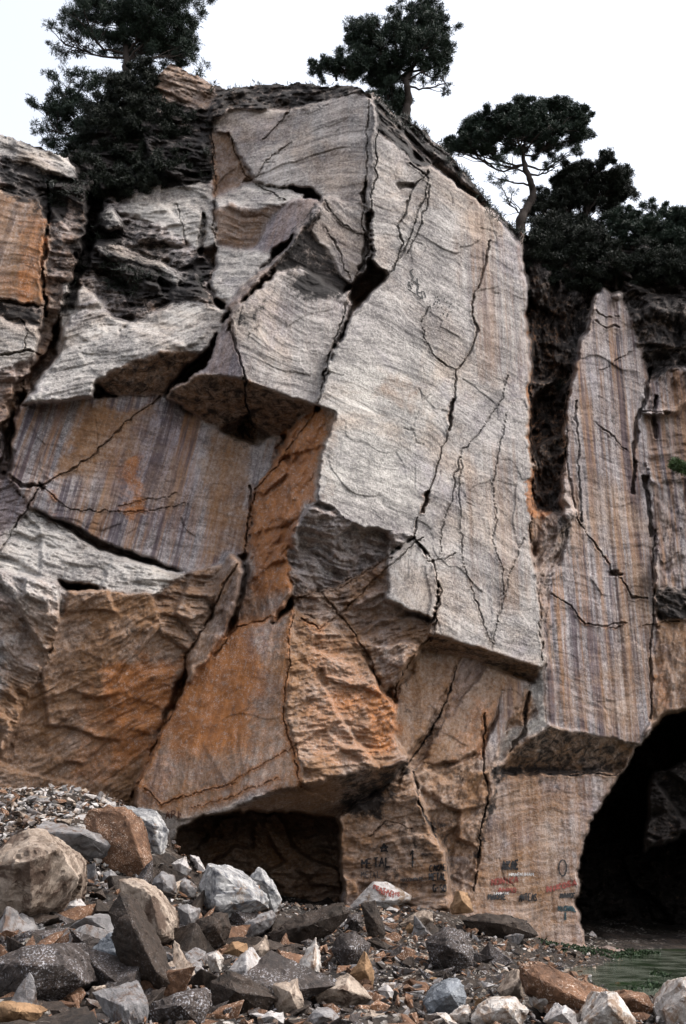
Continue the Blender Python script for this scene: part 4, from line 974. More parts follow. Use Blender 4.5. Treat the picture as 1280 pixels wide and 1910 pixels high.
# ------------------------------------------------------------------ loose stones
def stone_mesh(k, mat, n=11, sub=False):
    r = np.random.default_rng(100 + k)
    p = r.normal(size=(n, 3)); p /= np.linalg.norm(p, axis=1)[:, None]
    p *= r.uniform(.6, 1.0, (n, 1)) * np.array([1.1, r.uniform(.5, .9), r.uniform(.3, .65)])
    bm = bmesh.new()
    for q in p * .5: bm.verts.new(q)
    g = bmesh.ops.convex_hull(bm, input=bm.verts)
    bmesh.ops.delete(bm, geom=[x for x in set(g['geom_interior'] + g['geom_unused']) if isinstance(x, bmesh.types.BMVert)], context='VERTS')
    bmesh.ops.bevel(bm, geom=list(bm.edges), offset=.014, offset_type='OFFSET', segments=1, profile=.5, affect='EDGES', clamp_overlap=True)
    bmesh.ops.triangulate(bm, faces=bm.faces)
    me = bpy.data.meshes.new('stone'); bm.to_mesh(me); bm.free()
    if mat: me.materials.append(mat)
    return me
KEYS = ['white', 'pale', 'grey', 'tan', 'brown', 'dark', 'ochre', 'striped']
SHAPES = {k: [stone_mesh(i * 10 + j, SM[k], 8 + j) for j in range(5)] for i, k in enumerate(KEYS)}
ZONES = [  # count, size px range, materials, label, group, polygon, big first
    (64, (10, 38), ['white', 'pale', 'pale', 'grey', 'tan', 'grey'], 'x broken stone on the crest of the rubble heap under the cliff', 'pale stones on the crest of the rubble heap',
     [(0, 1488), (150, 1482), (230, 1500), (160, 1540), (150, 1560), (60, 1530), (0, 1540)]),
    (26, (8, 22), ['white', 'pale', 'grey', 'brown'], 'x small stone in the gap between the big tan boulder and the pitted boulder', 'stones between the tan and the pitted boulder',
     [(110, 1540), (165, 1545), (200, 1630), (190, 1665), (150, 1640)]),
    (32, (9, 26), ['pale', 'grey', 'brown', 'tan', 'striped'], 'x stone wedged among the boulders in front of the left cave', 'stones in front of the left cave',
     [(300, 1600), (380, 1600), (520, 1690), (640, 1680), (640, 1710), (540, 1720), (500, 1740), (330, 1760), (280, 1700)]),
    (90, (7, 26), ['white', 'pale', 'tan', 'brown', 'ochre', 'dark', 'grey'], 'x small stone in the mixed rubble below the graffiti wall', 'stones in the rubble below the graffiti wall',
     [(640, 1690), (860, 1695), (1000, 1745), (960, 1800), (800, 1850), (640, 1850)]),
    (34, (9, 26), ['white', 'pale', 'tan', 'grey', 'ochre'], 'x stone at the bottom edge among the pale foreground boulders', 'stones among the foreground boulders',
     [(380, 1860), (700, 1840), (900, 1850), (1270, 1880), (1280, 1910), (380, 1912)]),
    (24, (8, 22), ['white', 'pale', 'brown', 'grey'], 'x stone lying at the edge of the pond', 'stones along the pond edge',
     [(980, 1745), (1110, 1748), (1120, 1775), (1060, 1800), (980, 1790)]),
]
ADJ = {'white': 'white ', 'pale': 'pale cream ', 'grey': 'grey ', 'tan': 'tan ', 'brown': 'rusty brown ', 'dark': 'dark speckled ', 'ochre': 'orange ', 'striped': 'grey striped ', 'black': 'brownish black '}
# angular rocks packed between the boulders
ROCKZ = [(112, (32, 112), ['dark', 'black', 'brown', 'dark', 'grey', 'black', 'tan', 'brown'], 'angular rock packed between the larger boulders on the left slope', 'rocks packed between the boulders on the left slope',
          [(-30, 1540), (110, 1560), (330, 1640), (500, 1720), (620, 1760), (560, 1900), (-30, 1910)]),
         (26, (22, 56), ['dark', 'brown', 'black', 'tan', 'grey', 'brown'], 'angular rock half sunk in the rubble below the graffiti wall', 'rocks half sunk in the central rubble',
          [(640, 1700), (960, 1740), (960, 1800), (900, 1860), (600, 1900), (600, 1780)])]
ROCKS = {k: [rock_from_points('rock', np.random.default_rng(900 + i * 7 + j).normal(size=(9, 3)) * np.array([.56, .36, .22]), SM[k], .012, .1, .03, 300 + i * 7 + j) for j in range(3)]
         for i, k in enumerate(['dark', 'black', 'brown', 'tan', 'grey'])}
ROCKM = {k: [o.data for o in v] for k, v in ROCKS.items()}
for v in ROCKS.values():
    for o in v: bpy.data.objects.remove(o)
for cnt, (s0, s1), mats, lab, grp, poly in ROCKZ:
    p = np.array(poly); k = 0
    while k < cnt:
        u, v = rng.uniform(p[:, 0].min(), p[:, 0].max()), rng.uniform(p[:, 1].min(), p[:, 1].max())
        if not inside(np.array([u]), np.array([v]), poly)[0]: continue
        D = ground_at(u, v)
        if D is None: continue
        sz = (s0 + (s1 - s0) * rng.uniform() ** 1.6) / FPX * D
        x, _, z = at(u, v, D)
        mk = mats[int(rng.integers(len(mats)))]
        o = bpy.data.objects.new('rock', ROCKM[mk][int(rng.integers(3))])
        o.location = (x, D + .3 * sz, ground_z(x, D) - sz * .25); o.scale = (sz * rng.uniform(.8, 1.1), sz * .9, sz * rng.uniform(.8, 1.2))
        o.rotation_euler = (rng.normal(0, .55), rng.normal(0, .55), rng.uniform(0, 6.28))
        COL.objects.link(o); px_ = sz * FPX / D; tag(o, by_boulder(('big ' if px_ > 62 else 'small ' if px_ < 40 else '') + ADJ[mk] + 'angular rock', u, v, ADJ[mk] + lab), 'rock', grp); k += 1
LEAD = {'pale stones on th': 'broken stone', 'stones between th': 'small stone', 'stones in front o': 'wedged stone', 'stones in the rub': 'rubble stone', 'stones among the ': 'foreground stone', 'stones along the ': 'shore stone'}
tot = 0
for cnt, (s0, s1), mats, lab, grp, poly in ZONES:
    p = np.array(poly); k = 0; tries = 0
    while k < cnt and tries < 4000:
        tries += 1
        u, v = rng.uniform(p[:, 0].min(), p[:, 0].max()), rng.uniform(p[:, 1].min(), p[:, 1].max())
        if not inside(np.array([u]), np.array([v]), poly)[0]: continue
        D = ground_at(u, v)
        if D is None: continue
        px = s0 + (s1 - s0) * rng.uniform() ** 2.2
        sz = px / FPX * D * 1.15
        x, _, z = at(u, v, D)
        mk = mats[int(rng.integers(len(mats)))]
        o = bpy.data.objects.new('stone', SHAPES[mk][int(rng.integers(5))])
        o.location = (x, D, ground_z(x, D) + sz * .12)
        o.scale = (sz * rng.uniform(.8, 1.25), sz, sz * rng.uniform(.8, 1.3))
        o.rotation_euler = (rng.uniform(-.5, .5), rng.uniform(-.5, .5), rng.uniform(0, 6.28))
        COL.objects.link(o); tag(o, lab, 'stone', grp); o['label'] = by_boulder(ADJ[mk] + LEAD[grp[:17]], u, v, ADJ[mk] + lab.split(' ', 1)[1]) if px > 13 else ADJ[mk] + lab.split(' ', 1)[1]; k += 1; tot += 1

def scatter(name, n, zones, size, mats, kind_label, zlift=.1, seed=1):
    """uncountable small stones joined into one object"""
    r = np.random.default_rng(seed)
    proto = []
    for k in range(6):
        me = stone_mesh(500 + k, None, 8)
        co = np.zeros(len(me.vertices) * 3, np.float32); me.vertices.foreach_get('co', co)
        tr = np.zeros(len(me.polygons) * 3, np.int32); me.polygons.foreach_get('vertices', tr)
        proto.append((co.reshape(-1, 3), tr.reshape(-1, 3))); bpy.data.meshes.remove(me)
    xs = np.concatenate([r.uniform(z[0], z[1], int(n * z[4])) for z in zones]); ys = np.concatenate([r.uniform(z[2], z[3], int(n * z[4])) for z in zones])
    zs = ground_z(xs, ys)
    ok = zs > -.12
    xs, ys, zs = xs[ok], ys[ok], zs[ok]
    vs, fs, ms, off = [], [], [], 0
    for x, y, z in zip(xs, ys, zs):
        co, tr = proto[int(r.integers(6))]
        s = size[0] + (size[1] - size[0]) * r.uniform() ** 3
        a = r.uniform(0, 6.28); c_, s_ = math.cos(a), math.sin(a)
        q = co * s * np.array([1, r.uniform(.7, 1.1), r.uniform(.7, 1.2)])
        q = np.stack([q[:, 0] * c_ - q[:, 1] * s_, q[:, 0] * s_ + q[:, 1] * c_, q[:, 2] + q[:, 0] * r.uniform(-.4, .4)], -1) + (x, y, z + s * zlift)
        vs.append(q); fs.append(tr + off); off += len(co); ms.append(np.full(len(tr), r.integers(len(mats))))
    o = mesh_np(name, np.concatenate(vs), np.concatenate(fs), None, None, False)
    for m in mats: o.data.materials.append(SM[m])
    o.data.polygons.foreach_set('material_index', np.concatenate(ms).astype(np.int32))
    return tag(o, kind='stuff')
scatter('rubble', 6500, [(-12, 8, 15, 37.5, .8), (0, 8, 17, 38, .2)], (.06, .48), ['grey', 'tan', 'brown', 'dark', 'dark', 'brown', 'black', 'dark', 'pale', 'brown'], '', .1, 3)
scatter('rubble', 2600, [(-11.5, -5.8, 29.5, 35, 1.0)], (.10, .55), ['pale', 'grey', 'pale', 'tan', 'white', 'brown'], '', .15, 8)
scatter('rubble', 2200, [(-9, 1.5, 15, 30, 1.0)], (.15, .8), ['dark', 'brown', 'black', 'brown', 'dark', 'grey'], '', .05, 12)
scatter('gravel', 3600, [(-2, 8, 17, 38, .6), (4, 14, 16, 21.5, .2), (5, 10, 33, 40.5, .2)], (.03, .15), ['white', 'pale', 'tan', 'brown', 'grey'], '', .1, 4)
# ------------------------------------------------------------------ trees and shrubs
def leaf_mat(name, a, b):
    t = NT(name)
    n = t.noise(t.geo(), 1.3, 4, .6); rn = t.n.new('ShaderNodeNewGeometry').outputs['Random Per Island']
    col = t.mix(t.step(t.math('MULTIPLY_ADD', rn, .5, t.math('MULTIPLY', n, .6)), .2, .9), a, b)
    return t.done(col, .6, None, .25)
PINE = leaf_mat('pine_needles', (.008, .015, .010), (.036, .056, .036))
DEEP = leaf_mat('dark_foliage', (.004, .006, .004), (.015, .021, .011))
t = NT('bark'); bc = t.geo()
BARK = t.done(t.mix(t.noise(t.scale(bc, (5, 5, 1.2)), 1.5, 5, .7), (.012, .009, .008), (.052, .039, .032)), .9, t.bump(t.noise(t.scale(bc, (9, 9, 2)), 2, 4, .7), .9, .04), .2)

def tube(pts, rad, sides=6):
    pts = np.array(pts, float); n = len(pts)
    d = np.gradient(pts, axis=0); d /= np.linalg.norm(d, axis=1)[:, None] + 1e-9
    ref = np.array([.31, 1, .12]); a = np.cross(d, ref); a /= np.linalg.norm(a, axis=1)[:, None] + 1e-9; b = np.cross(d, a)
    th = np.linspace(0, 2 * np.pi, sides, endpoint=False)
    v = pts[:, None] + np.array(rad)[:, None, None] * (np.cos(th)[None, :, None] * a[:, None] + np.sin(th)[None, :, None] * b[:, None])
    i = np.arange(n * sides).reshape(n, sides)
    f = np.stack([i[:-1], np.roll(i[:-1], -1, 1), np.roll(i[1:], -1, 1), i[1:]], -1).reshape(-1, 4)
    return v.reshape(-1, 3), f

def join(parts):
    vs, fs, o = [], [], 0
    for v, f in parts: vs.append(v); fs.append(f + o); o += len(v)
    return np.concatenate(vs), np.concatenate(fs)

def smooth_line(p, n, r, wig=.0):
    p = np.array(p, float); t_ = np.linspace(0, len(p) - 1, n)
    k = np.stack([np.interp(t_, np.arange(len(p)), p[:, j]) for j in range(3)], -1)
    for _ in range(2): k[1:-1] = (k[:-2] + 2 * k[1:-1] + k[2:]) / 4
    if wig: k[1:-1] += r.normal(size=(n - 2, 3)) * wig
    return k

def tufts(cen, out, r, size, blades=9, wide=.10):
    """sprays of narrow needle blades round each centre, leaning outwards"""
    n = len(cen); N = n * blades
    c = np.repeat(cen, blades, 0); o = np.repeat(out, blades, 0)
    d = r.normal(size=(N, 3)) * .75 + o * .8 + np.array([0, 0, .25]); d /= np.linalg.norm(d, axis=1)[:, None]
    L = size * r.uniform(.55, 1.25, (N, 1)); w = np.cross(d, r.normal(size=(N, 3))); w /= np.linalg.norm(w, axis=1)[:, None] + 1e-9
    b = c + r.normal(size=(N, 3)) * size * .22
    hw = w * L * wide
    v = np.stack([b - hw * .6, b + hw * .6, b + d * L * .6 + hw, b + d * L, b + d * L * .6 - hw], 1).reshape(-1, 3)
    i = np.arange(N)[:, None] * 5
    f = np.concatenate([i + np.array([0, 1, 2]), i + np.array([0, 2, 4]), i + np.array([4, 2, 3])], 0)
    return v, f

def tree(name, label, cat, Yd, trunk, rad, blobs, mat=PINE, group=None, seed=0, tuft=.165, dens=1.0, flat=.75, limbs=True, sides=9, leafy=.075):
    """trunk through pixels at depth Yd; every blob (u, v, ru, rv, density) is one bough of the crown"""
    r = np.random.default_rng(seed + 50)
    tp = np.array([at(u, v, Yd + .25 * math.sin(k * 1.7 + seed)) for k, (u, v) in enumerate(trunk)])
    root = empty(name, tuple(tp[0])); tag(root, label, cat, group)
    o0 = tp[0]
    n = 5 * len(tp)
    line = smooth_line(tp, n, r, rad * .10)
    rr = rad * np.linspace(1.0, .34, n) * (1 + .07 * r.normal(size=n)); rr[0] *= 1.35
    v, f = tube(line - o0, rr, sides); mesh_np('trunk', v, f, BARK, root)
    cents = []
    for bi, b in enumerate(blobs):
        u, v_, ru, rv = b[:4]; dn = (b[4] if len(b) > 4 else 1.0) * dens
        yb = Yd + r.uniform(-.5, .5) * ru / 60 * 1.6
        c = at(u, v_, yb); t_ = np.linalg.norm(c - np.array([0, 0, CAMZ]))
        ax = ru / FPX * t_; az = rv / FPX * t_ * 1.08
        ay = (ax + az) * .5 * flat + .2
        # clusters fill the bough, thick near its skin
        nc = max(8, int(46 * (ax * az) ** .5 * min(dn, 1.15) ** .8))
        p = r.normal(size=(nc, 3)); p /= np.linalg.norm(p, axis=1)[:, None]; p *= r.uniform(.15, 1, (nc, 1)) ** .45 * r.uniform(.85, 1.28, (nc, 1))
        cc = c + p * np.array([ax, ay, az]) * 1.0
        cr = r.uniform(.16, .46, nc) * min(ax, az) ** .5 * .8
        m = int(66 * dn)
        q = r.normal(size=(nc, m, 3)); q /= np.linalg.norm(q, axis=2)[:, :, None]; q *= r.uniform(0, 1, (nc, m, 1)) ** .5
        pts = (cc[:, None] + q * cr[:, None, None] * np.array([1, 1, .62])).reshape(-1, 3)
        out = q.reshape(-1, 3) * .6 + np.repeat(p, m, 0) * .5
        vv, ff = tufts(pts - o0, out, r, tuft, 6, leafy)
        mesh_np('foliage', vv, ff, mat, root, False)
        if limbs:
            k = int(np.argmin(np.linalg.norm(line - c, axis=1) + .35 * np.maximum(0, line[:, 2] - c[2] + az * .3) * 2))
            k = min(max(k - 3, n // 4), n - 2)
            a = line[k]; e = c - np.array([0, 0, az * .25])
            mid = (a + e) / 2 + r.normal(size=3) * .18 * np.linalg.norm(e - a) + np.array([0, 0, -.12 * np.linalg.norm(e - a)])
            lim = smooth_line([a, mid, e], 9, r, .03)
            lr = max(.03, min(rr[k] * .6, .05 + .02 * ax))
            parts = [tube(lim - o0, np.linspace(lr, lr * .45, 9), 6)]
            for j in range(min(nc, 22)):
                s = lim[int(r.integers(4, 9))]; tgt = cc[j]
                tw = smooth_line([s, (s + tgt) / 2 + r.normal(size=3) * .15, tgt], 6, r, .03)
                parts.append(tube(tw - o0, np.linspace(lr * .38, .012, 6), 4))
            v, f = join(parts); mesh_np('branch', v, f, BARK, root)
    return root

# upper left: pines and undergrowth round the rocky hump
tree('pine_tree', 'tall dense pine at the upper left cut by the top edge', 'pine tree', 40.5, [(248, 330), (243, 230), (236, 150), (236, 100), (228, 20)], .30,
     [(220, 25, 80, 52, 1.25), (300, 30, 62, 58, 1.25), (335, 60, 34, 45, .6), (170, 40, 48, 42, .55), (265, 82, 62, 34, .75), (120, 74, 34, 28, .35), (335, 98, 24, 24, .5),
      (250, -30, 110, 40, 1.2)], PINE, None, 1)
tree('pine_tree', 'loose feathery tree leaning out left below the tall dense pine', 'pine tree', 40.2, [(158, 350), (155, 290), (157, 262), (140, 225)], .13,
     [(130, 152, 36, 22, .28), (185, 175, 40, 34, .55), (115, 195, 36, 36, .4), (76, 190, 24, 18, .3), (88, 232, 28, 30, .3), (150, 215, 45, 32, .6), (120, 262, 34, 20, .35), (180, 255, 40, 32, 1.0)], PINE, None, 2, tuft=.19)
tree('evergreen_shrub', 'dark evergreen shrub filling the slope left of the rocky hump', 'shrub', 39.0, [(250, 370), (250, 320), (245, 260)], .12,
     [(235, 190, 52, 48, 1.2), (265, 240, 60, 45, 1.2), (205, 245, 48, 46, 1.1), (300, 265, 45, 42, 1.1), (240, 300, 62, 34, 1.1), (160, 300, 46, 30, 1.0), (330, 235, 40, 30, .9), (265, 160, 38, 34, 1.1)], DEEP, None, 3, limbs=False)
tree('evergreen_shrub', 'low dark shrub hanging over the face beneath the loose feathery tree', 'shrub', 38.3, [(230, 390), (220, 350), (200, 330)], .08,
     [(195, 330, 45, 26, .9), (250, 345, 40, 28, .9), (300, 320, 42, 26, .8), (130, 310, 30, 18, .8), (225, 375, 30, 20, .7)], DEEP, None, 4, limbs=False)
tree('bare_shrub', 'thin twiggy bush on the shoulder right of the rocky hump', 'shrub', 40.0, [(372, 150), (374, 138), (378, 124)], .03, [(374, 126, 16, 12, .10), (366, 138, 12, 8, .08)], PINE, None, 5, tuft=.16)
# top centre
tree('pine_tree', 'round crowned pine on the summit with a bent trunk', 'pine tree', 40.2, [(755, 240), (758, 205), (763, 180), (758, 158), (764, 138), (775, 110), (770, 70)], .23,
     [(765, 45, 55, 34, .72), (790, 24, 30, 18, .9), (705, 58, 42, 26, .62), (675, 85, 34, 32, .8), (735, 85, 58, 36, .72), (815, 70, 34, 42, .72), (780, 98, 50, 36, .72), (715, 118, 40, 20, .7), (815, 112, 26, 20, .6),
      (800, 140, 18, 12, .25), (832, 152, 24, 14, .28), (655, 62, 16, 14, .6), (748, 140, 20, 14, .4)], PINE, None, 6)
tree('evergreen_shrub', 'bushy young pine beside the bent trunk of the summit pine', 'shrub', 40.6, [(722, 215), (724, 180), (718, 150)], .08,
     [(715, 152, 30, 22, .8), (735, 180, 26, 24, .7), (700, 135, 26, 18, .7), (742, 200, 16, 14, .6)], PINE, None, 7, tuft=.18)
tree('evergreen_shrub', 'spiky bush on the flat top left of the summit pine', 'shrub', 39.8, [(628, 150), (628, 135), (632, 115)], .06,
     [(596, 128, 24, 12, .6), (632, 118, 18, 20, .5), (650, 125, 24, 18, .7), (668, 118, 18, 26, .5)], PINE, None, 8, tuft=.18)
# right
tree('umbrella_pine', 'umbrella pine with flat wide crown and S curved trunk on the right skyline', 'pine tree', 42.5, [(972, 445), (970, 412), (985, 385), (996, 362), (990, 335), (978, 308), (977, 270)], .27,
     [(965, 225, 62, 20, 1.3), (1030, 215, 55, 24, 1.3), (1075, 232, 28, 28, 1.0), (905, 245, 48, 22, 1.2), (860, 262, 26, 15, 1.0), (965, 252, 70, 22, 1.2), (1030, 250, 50, 22, 1.1), (890, 268, 40, 13, .9),
      (985, 205, 40, 14, 1.1), (845, 276, 14, 6, .6), (1060, 285, 24, 14, .35), (940, 305, 30, 16, .22), (930, 330, 24, 14, .18), (1035, 310, 26, 14, .22), (945, 370, 16, 34, .16)], PINE, None, 10)
tree('pine_tree', 'dark pine with tufted top right of the umbrella pine', 'pine tree', 43.6, [(1085, 480), (1090, 420), (1100, 350), (1110, 320)], .22,
     [(1110, 320, 44, 24, 1.2), (1150, 345, 30, 26, 1.1), (1075, 335, 38, 26, 1.2), (1110, 355, 60, 28, 1.2), (1050, 365, 40, 28, 1.1), (1085, 400, 70, 36, 1.1), (1020, 400, 36, 30, .8), (1160, 330, 18, 16, .8)], DEEP, None, 11)
tree('evergreen_shrub', 'dark bush at the foot of the umbrella pine in the skyline notch', 'shrub', 42.4, [(1010, 490), (1015, 450), (1020, 430)], .10,
     [(1010, 440, 34, 30, 1.0), (1060, 440, 46, 34, 1.1), (1020, 480, 46, 34, 1.0), (1090, 470, 50, 40, 1.1), (1060, 500, 60, 24, .9)], DEEP, None, 12, limbs=False)
tree('evergreen_shrub', 'broad greener bush at the right edge below the dark pine', 'shrub', 43.2, [(1210, 490), (1205, 450), (1210, 420)], .10,
     [(1165, 410, 36, 22, 1.0), (1215, 415, 44, 24, 1.0), (1262, 415, 36, 24, .9), (1180, 445, 60, 30, 1.1), (1250, 450, 55, 32, 1.1), (1320, 430, 60, 40, 1.0), (1390, 440, 60, 40)], PINE, None, 13, limbs=False)
tree('evergreen_shrub', 'dark shrubs draped over the lip of the right hand wall', 'shrub', 41.9, [(1150, 540), (1150, 510), (1160, 490)], .08,
     [(1140, 490, 50, 28, .9), (1210, 490, 55, 30, .9), (1270, 500, 45, 34, .9), (1020, 520, 36, 20, .7), (1090, 520, 40, 18, .8), (1180, 520, 44, 18, .7), (1330, 500, 50, 36)], DEEP, None, 14, limbs=False)
tree('fern', 'small green fern rooted in the rock face at the right edge', 'fern', 41.6, [(1272, 885), (1272, 878), (1270, 870)], .02, [(1268, 868, 14, 10, .6), (1280, 872, 12, 10, .5)],
     leaf_mat('fern_leaves', (.02, .04, .012), (.09, .14, .05)), None, 15, tuft=.2, limbs=False)

# grass and scrub along the cliff edge
r = np.random.default_rng(9)
js = np.concatenate([r.integers(int((395 + 150) / STEP), int((700 + 150) / STEP), 420), r.integers(int((700 + 150) / STEP), int((985 + 150) / STEP), 620)])
ks = np.minimum(row0[js] + (r.uniform(0, 1, len(js)) ** 2 * 14).astype(int), NV - 1)
c = PV[ks, js] + np.stack([0 * js, r.uniform(-.15, .5, len(js)), 0 * js + .02], -1)
vv, ff = tufts(c, np.tile([0, 0, .5], (len(c), 1)), r, .22, 8, .07)
tag(mesh_np('scrub', vv, ff, DEEP, None, False), kind='stuff')
# trailing growth on the dark gully and black ledges
sel = np.argwhere((MASK[..., 3] > .75) & VERT & (V < 760) & ((U > 975) | (U < 420)) & ~cave)
sel = sel[r.integers(0, len(sel), 1500)]
keep = fbm(PV[sel[:, 0], sel[:, 1]] * .5, 3) > .05
c = PV[sel[keep][:, 0], sel[keep][:, 1]] + np.array([0, -.05, 0])
vv, ff = tufts(c, np.tile([0, -.6, -.5], (len(c), 1)), r, .2, 6, .09)
tag(mesh_np('creeper', vv, ff, DEEP, None, False), kind='stuff')
# green algae tufts at the pond's edge
xs, ys = r.uniform(7, 19, 7000), r.uniform(26, 41, 7000)
f_ = fbm(np.stack([xs * .35, ys * .22, 0 * xs + 3], -1), 3)
sh = (ground_z(xs, ys) > -.1)
k = ((f_ > .62) | (sh & (f_ > .45)) | ((np.hypot((xs - 7.6) / 1.6, (ys - 32) / 5) < 1) & (f_ > .1))) & (ground_z(xs, ys) > -.25)
c = np.stack([xs[k], ys[k], np.maximum(ground_z(xs[k], ys[k]), 0) + .01], -1)
vv, ff = tufts(c, np.tile([0, 0, -.2], (len(c), 1)), r, .085, 7, .3)
tag(mesh_np('algae', vv, ff, leaf_mat('algae_green', (.006, .014, .005), (.020, .040, .012)), None, False), kind='stuff')
# ------------------------------------------------------------------ painted writing on the rock
GL = {
 'M': ['0,0 0,1 .5,.45 1,1 1,0'], 'E': ['1,1 0,1 0,0 1,0', '0,.52 .75,.52'], 'T': ['0,1 1,1', '.5,1 .5,0'], 'A': ['0,0 .5,1 1,0', '.2,.38 .8,.38'], 'L': ['0,1 0,0 .9,0'],
 'C': ['1,.85 .6,1 .2,.85 0,.5 .2,.12 .6,0 1,.15'], 'K': ['0,0 0,1', '1,1 0,.45 1,0'], '1': ['.1,.72 .55,1 .5,0'], 'G': ['1,.85 .6,1 .2,.85 0,.5 .2,.1 .65,0 1,.2 1,.48 .6,.48'],
 '-': ['.15,.5 .85,.5'], '5': ['.9,1 .1,1 .05,.58 .6,.62 .95,.35 .7,.03 .05,.08'], '0': ['.5,1 .12,.8 0,.45 .15,.1 .5,0 .85,.1 1,.5 .88,.85 .5,1'], 'P': ['0,0 0,1 .7,1 1,.78 .7,.52 0,.5'],
 'I': ['.5,0 .5,1'], 'O': ['.5,1 .12,.8 0,.45 .15,.1 .5,0 .85,.1 1,.5 .88,.85 .5,1'], 'N': ['0,0 0,1 1,0 1,1'], 'S': ['1,.88 .5,1 .05,.78 .5,.5 .95,.25 .5,0 0,.1'], 'H': ['0,0 0,1', '1,0 1,1', '0,.5 1,.5'],
 'p': ['0,0 0,1 1,1 1,0'], 'l': ['0,0 .5,1 1,0'], 'y': ['0,1 .5,.5 1,1', '.5,.5 .5,0'], 's': ['1,1 0,1 .5,.52 0,0 1,0'], 'R': ['0,0 0,1 .7,1 1,.78 .7,.52 0,.5', '.5,.5 1,0']}
def paint_mat(name, c):
    t = NT(name); n = t.noise(t.geo(), 9, 4, .7)
    m = t.done(t.mix(n, tuple(q * .7 for q in c), tuple(q * 1.3 for q in c)), .75)
    return m
INK = {'black': paint_mat('black_paint', (.012, .011, .012)), 'red': paint_mat('red_paint', (.15, .035, .026)), 'brown': paint_mat('brown_paint', (.08, .035, .02)), 'faint': paint_mat('faded_paint', (.055, .045, .042)),
       'teal': paint_mat('dark_teal_paint', (.012, .03, .036)), 'white': paint_mat('chalk_white', (.36, .34, .33))}
rg_ = np.random.default_rng(21)

def ribbon(lines, w, dep):
    """brush strokes laid on the rock; lines are pixel polylines, dep gives the depth of the surface there"""
    vs, fs, o = [], [], 0
    for ln in lines:
        p = np.array(ln, float)
        seg = np.concatenate([[0], np.cumsum(np.hypot(*np.diff(p, axis=0).T))]); n = max(3, int(seg[-1] / 1.6) + 1)
        s = np.linspace(0, seg[-1], n); q = np.stack([np.interp(s, seg, p[:, 0]), np.interp(s, seg, p[:, 1])], -1)
        d = np.gradient(q, axis=0); d /= np.linalg.norm(d, axis=1)[:, None] + 1e-9; nn = np.stack([-d[:, 1], d[:, 0]], -1)
        ww = w * .52 * (1 + .25 * rg_.normal(size=n)).clip(.5, 1.5)
        a, b = q + nn * ww[:, None], q - nn * ww[:, None]
        e = np.stack([a, b], 1).reshape(-1, 2)
        vs.append(at(e[:, 0], e[:, 1], dep(e[:, 0], e[:, 1]) - .035))
        i = np.arange(n - 1) * 2 + o
        fs.append(np.stack([i, i + 1, i + 3, i + 2], -1)); o += 2 * n
    return np.concatenate(vs), np.concatenate(fs)

def write(txt, u, v, h, adv, w, ink, label, slope=0.0, narrow=.72, parent=None, dep=depth_at, name='graffiti', off=None):
    lines = []
    for k, ch in enumerate(txt):
        if ch not in GL: continue
        x0 = u + k * adv; y0 = v + k * adv * slope
        jx, jy = rg_.normal(size=2) * .04 * h
        for st in GL[ch]:
            lines.append([(x0 + jx + float(a) * adv * narrow, y0 + jy + h * (1 - float(b)) + float(a) * adv * narrow * slope) for a, b in (s.split(',') for s in st.split())])
    vv, ff = ribbon(lines, w, dep)
    par = parent or cliff
    vv = vv - np.array(par.location)
    o = mesh_np(name, vv, ff, INK[ink], par, False)
    o['label'] = label
    return o
def strokes(lines, w, ink, label, name='graffiti'):
    vv, ff = ribbon(lines, w, depth_at); vv = vv - np.array(cliff.location)
    o = mesh_np(name, vv, ff, INK[ink], cliff, False); o['label'] = label
    return o

write('METAL', 675, 1602, 17, 11.2, 2.3, 'black', 'thin black painted word METAL', -.05)
strokes([[(711, 1590), (716, 1573), (723, 1590)], [(709, 1582), (724, 1580)], [(712, 1588), (722, 1586)], [(713, 1578), (721, 1578)]], 3.0, 'black', 'thick black star shaped A above the word METAL')
write('1', 764, 1585, 32, 14, 3, 'black', 'large black numeral 1')
write('CAKAE', 802, 1614, 12, 6.4, 2.3, 'black', 'black word painted in block capitals', -.08)
write('METAL', 801, 1629, 13, 6.6, 2.4, 'black', 'black word METAL below the block capitals')
write('G-50', 808, 1650, 14, 6.6, 2.4, 'black', 'black characters G-50')
write('MAKONMATE', 748, 1639, 7, 4.8, 1.5, 'faint', 'small faded dark word', -.08)
write('METAL', 674, 1626, 12, 7.5, 1.4, 'faint', 'faded word below METAL')
write('AKAE', 939, 1606, 16, 7.4, 3.6, 'black', 'smeared black word', -.05)
strokes([[(1050 + 7.2 * math.sin(k / 20 * 6.2832), 1619 - 15 * math.cos(k / 20 * 6.2832)) for k in range(21)]], 2.3, 'black', 'black painted oval')
write('NONIKA', 917, 1640, 12, 8.6, 2.4, 'red', 'red painted word, upper line', -.12)
write('AHMO', 930, 1655, 9, 8.8, 2.2, 'red', 'red painted word, lower line', .05)
write('NIKOSA', 1021, 1655, 10, 9.5, 3.4, 'red', 'bold red word rising to the right', -.26)
write('MAKHE', 911, 1668, 10, 6.8, 2.6, 'black', 'black word below the red words')
write('ANTEAS', 968, 1668, 13, 6.0, 2.4, 'black', 'black word in tall capitals', -.02)
write('MANOE', 1046, 1666, 9, 6.0, 2.8, 'black', 'black word under the bold red word')
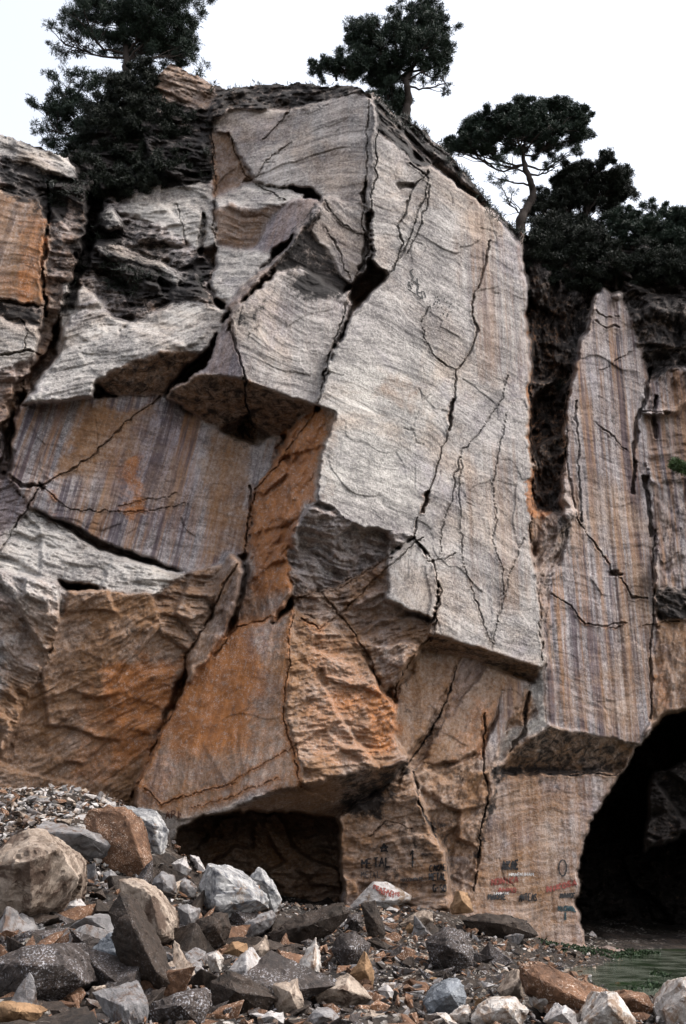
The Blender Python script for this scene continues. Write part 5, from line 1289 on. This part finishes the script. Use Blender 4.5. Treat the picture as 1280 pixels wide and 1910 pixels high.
write('NIKANOL', 1042, 1690, 10, 4.9, 2.2, 'teal', 'dark teal word near the cave')
strokes([[(1055, 1702), (1055, 1716)]], 3, 'teal', 'teal downstroke')
write('HMAENIHAM', 950, 1628, 6, 5.2, 1.4, 'white', 'faint white scratched letters')
write('IAHNIK', 920, 1664, 5, 5.2, 1.4, 'white', 'faint white scratched letters, lower')
write('API', 309, 1513, 14, 10, 2.3, 'brown', 'brown letters API on the pale rock lip', -.03)
strokes([[(336, 1517), (337, 1522)]], 2.5, 'brown', 'brown dot after API')
strokes([[(771, 502), (764.6, 506), (771.7, 517), (768.6, 522), (783.7, 532)], [(778, 518), (781, 540)], [(762, 525), (771, 531)], [(762, 525), (768, 539)], [(760, 531), (767, 535)], [(761, 539), (776, 549)],
         [(778, 537), (780, 551), (787, 556)], [(778, 544), (785, 546)], [(786, 543), (789, 557)], [(786, 543), (791, 544), (795, 555)]], 1.9, 'black', 'black angular scrawl high on the big grey face')
r = np.random.default_rng(5)
strokes([[(u, v), (u + r.uniform(-1, 2), v + r.uniform(1.5, 4))] for u, v in zip(r.uniform(800, 842, 26), r.uniform(552, 592, 26))], 1.7, 'black', 'spatter of small black marks', 'paint_spatter')
# red letters on the painted stone

from mathutils.bvhtree import BVHTree
dg = bpy.context.evaluated_depsgraph_get()
bvh = BVHTree.FromPolygons([painted.matrix_basis @ v.co for v in painted.data.vertices], [p.vertices[:] for p in painted.data.polygons])
def stone_dep(u, v):
    out = []
    for a, b in zip(np.ravel(u), np.ravel(v)):
        p = at(a, b, 1.0) - np.array([0, 0, CAMZ]); d = Vector(p).normalized()
        hit = bvh.ray_cast(Vector((0, 0, CAMZ)), d)
        out.append(hit[0].y if hit[0] else np.nan)
    out = np.array(out); return np.where(np.isnan(out), np.nanmean(out), out)
write('pEATACHS', 697, 1651, 7.5, 6.2, 1.7, 'red', 'red letters, upper line', .30, parent=painted, dep=stone_dep, name='lettering')
write('pOyAI', 708, 1659, 8, 5.8, 1.7, 'red', 'red letters, lower line', .30, parent=painted, dep=stone_dep, name='lettering')
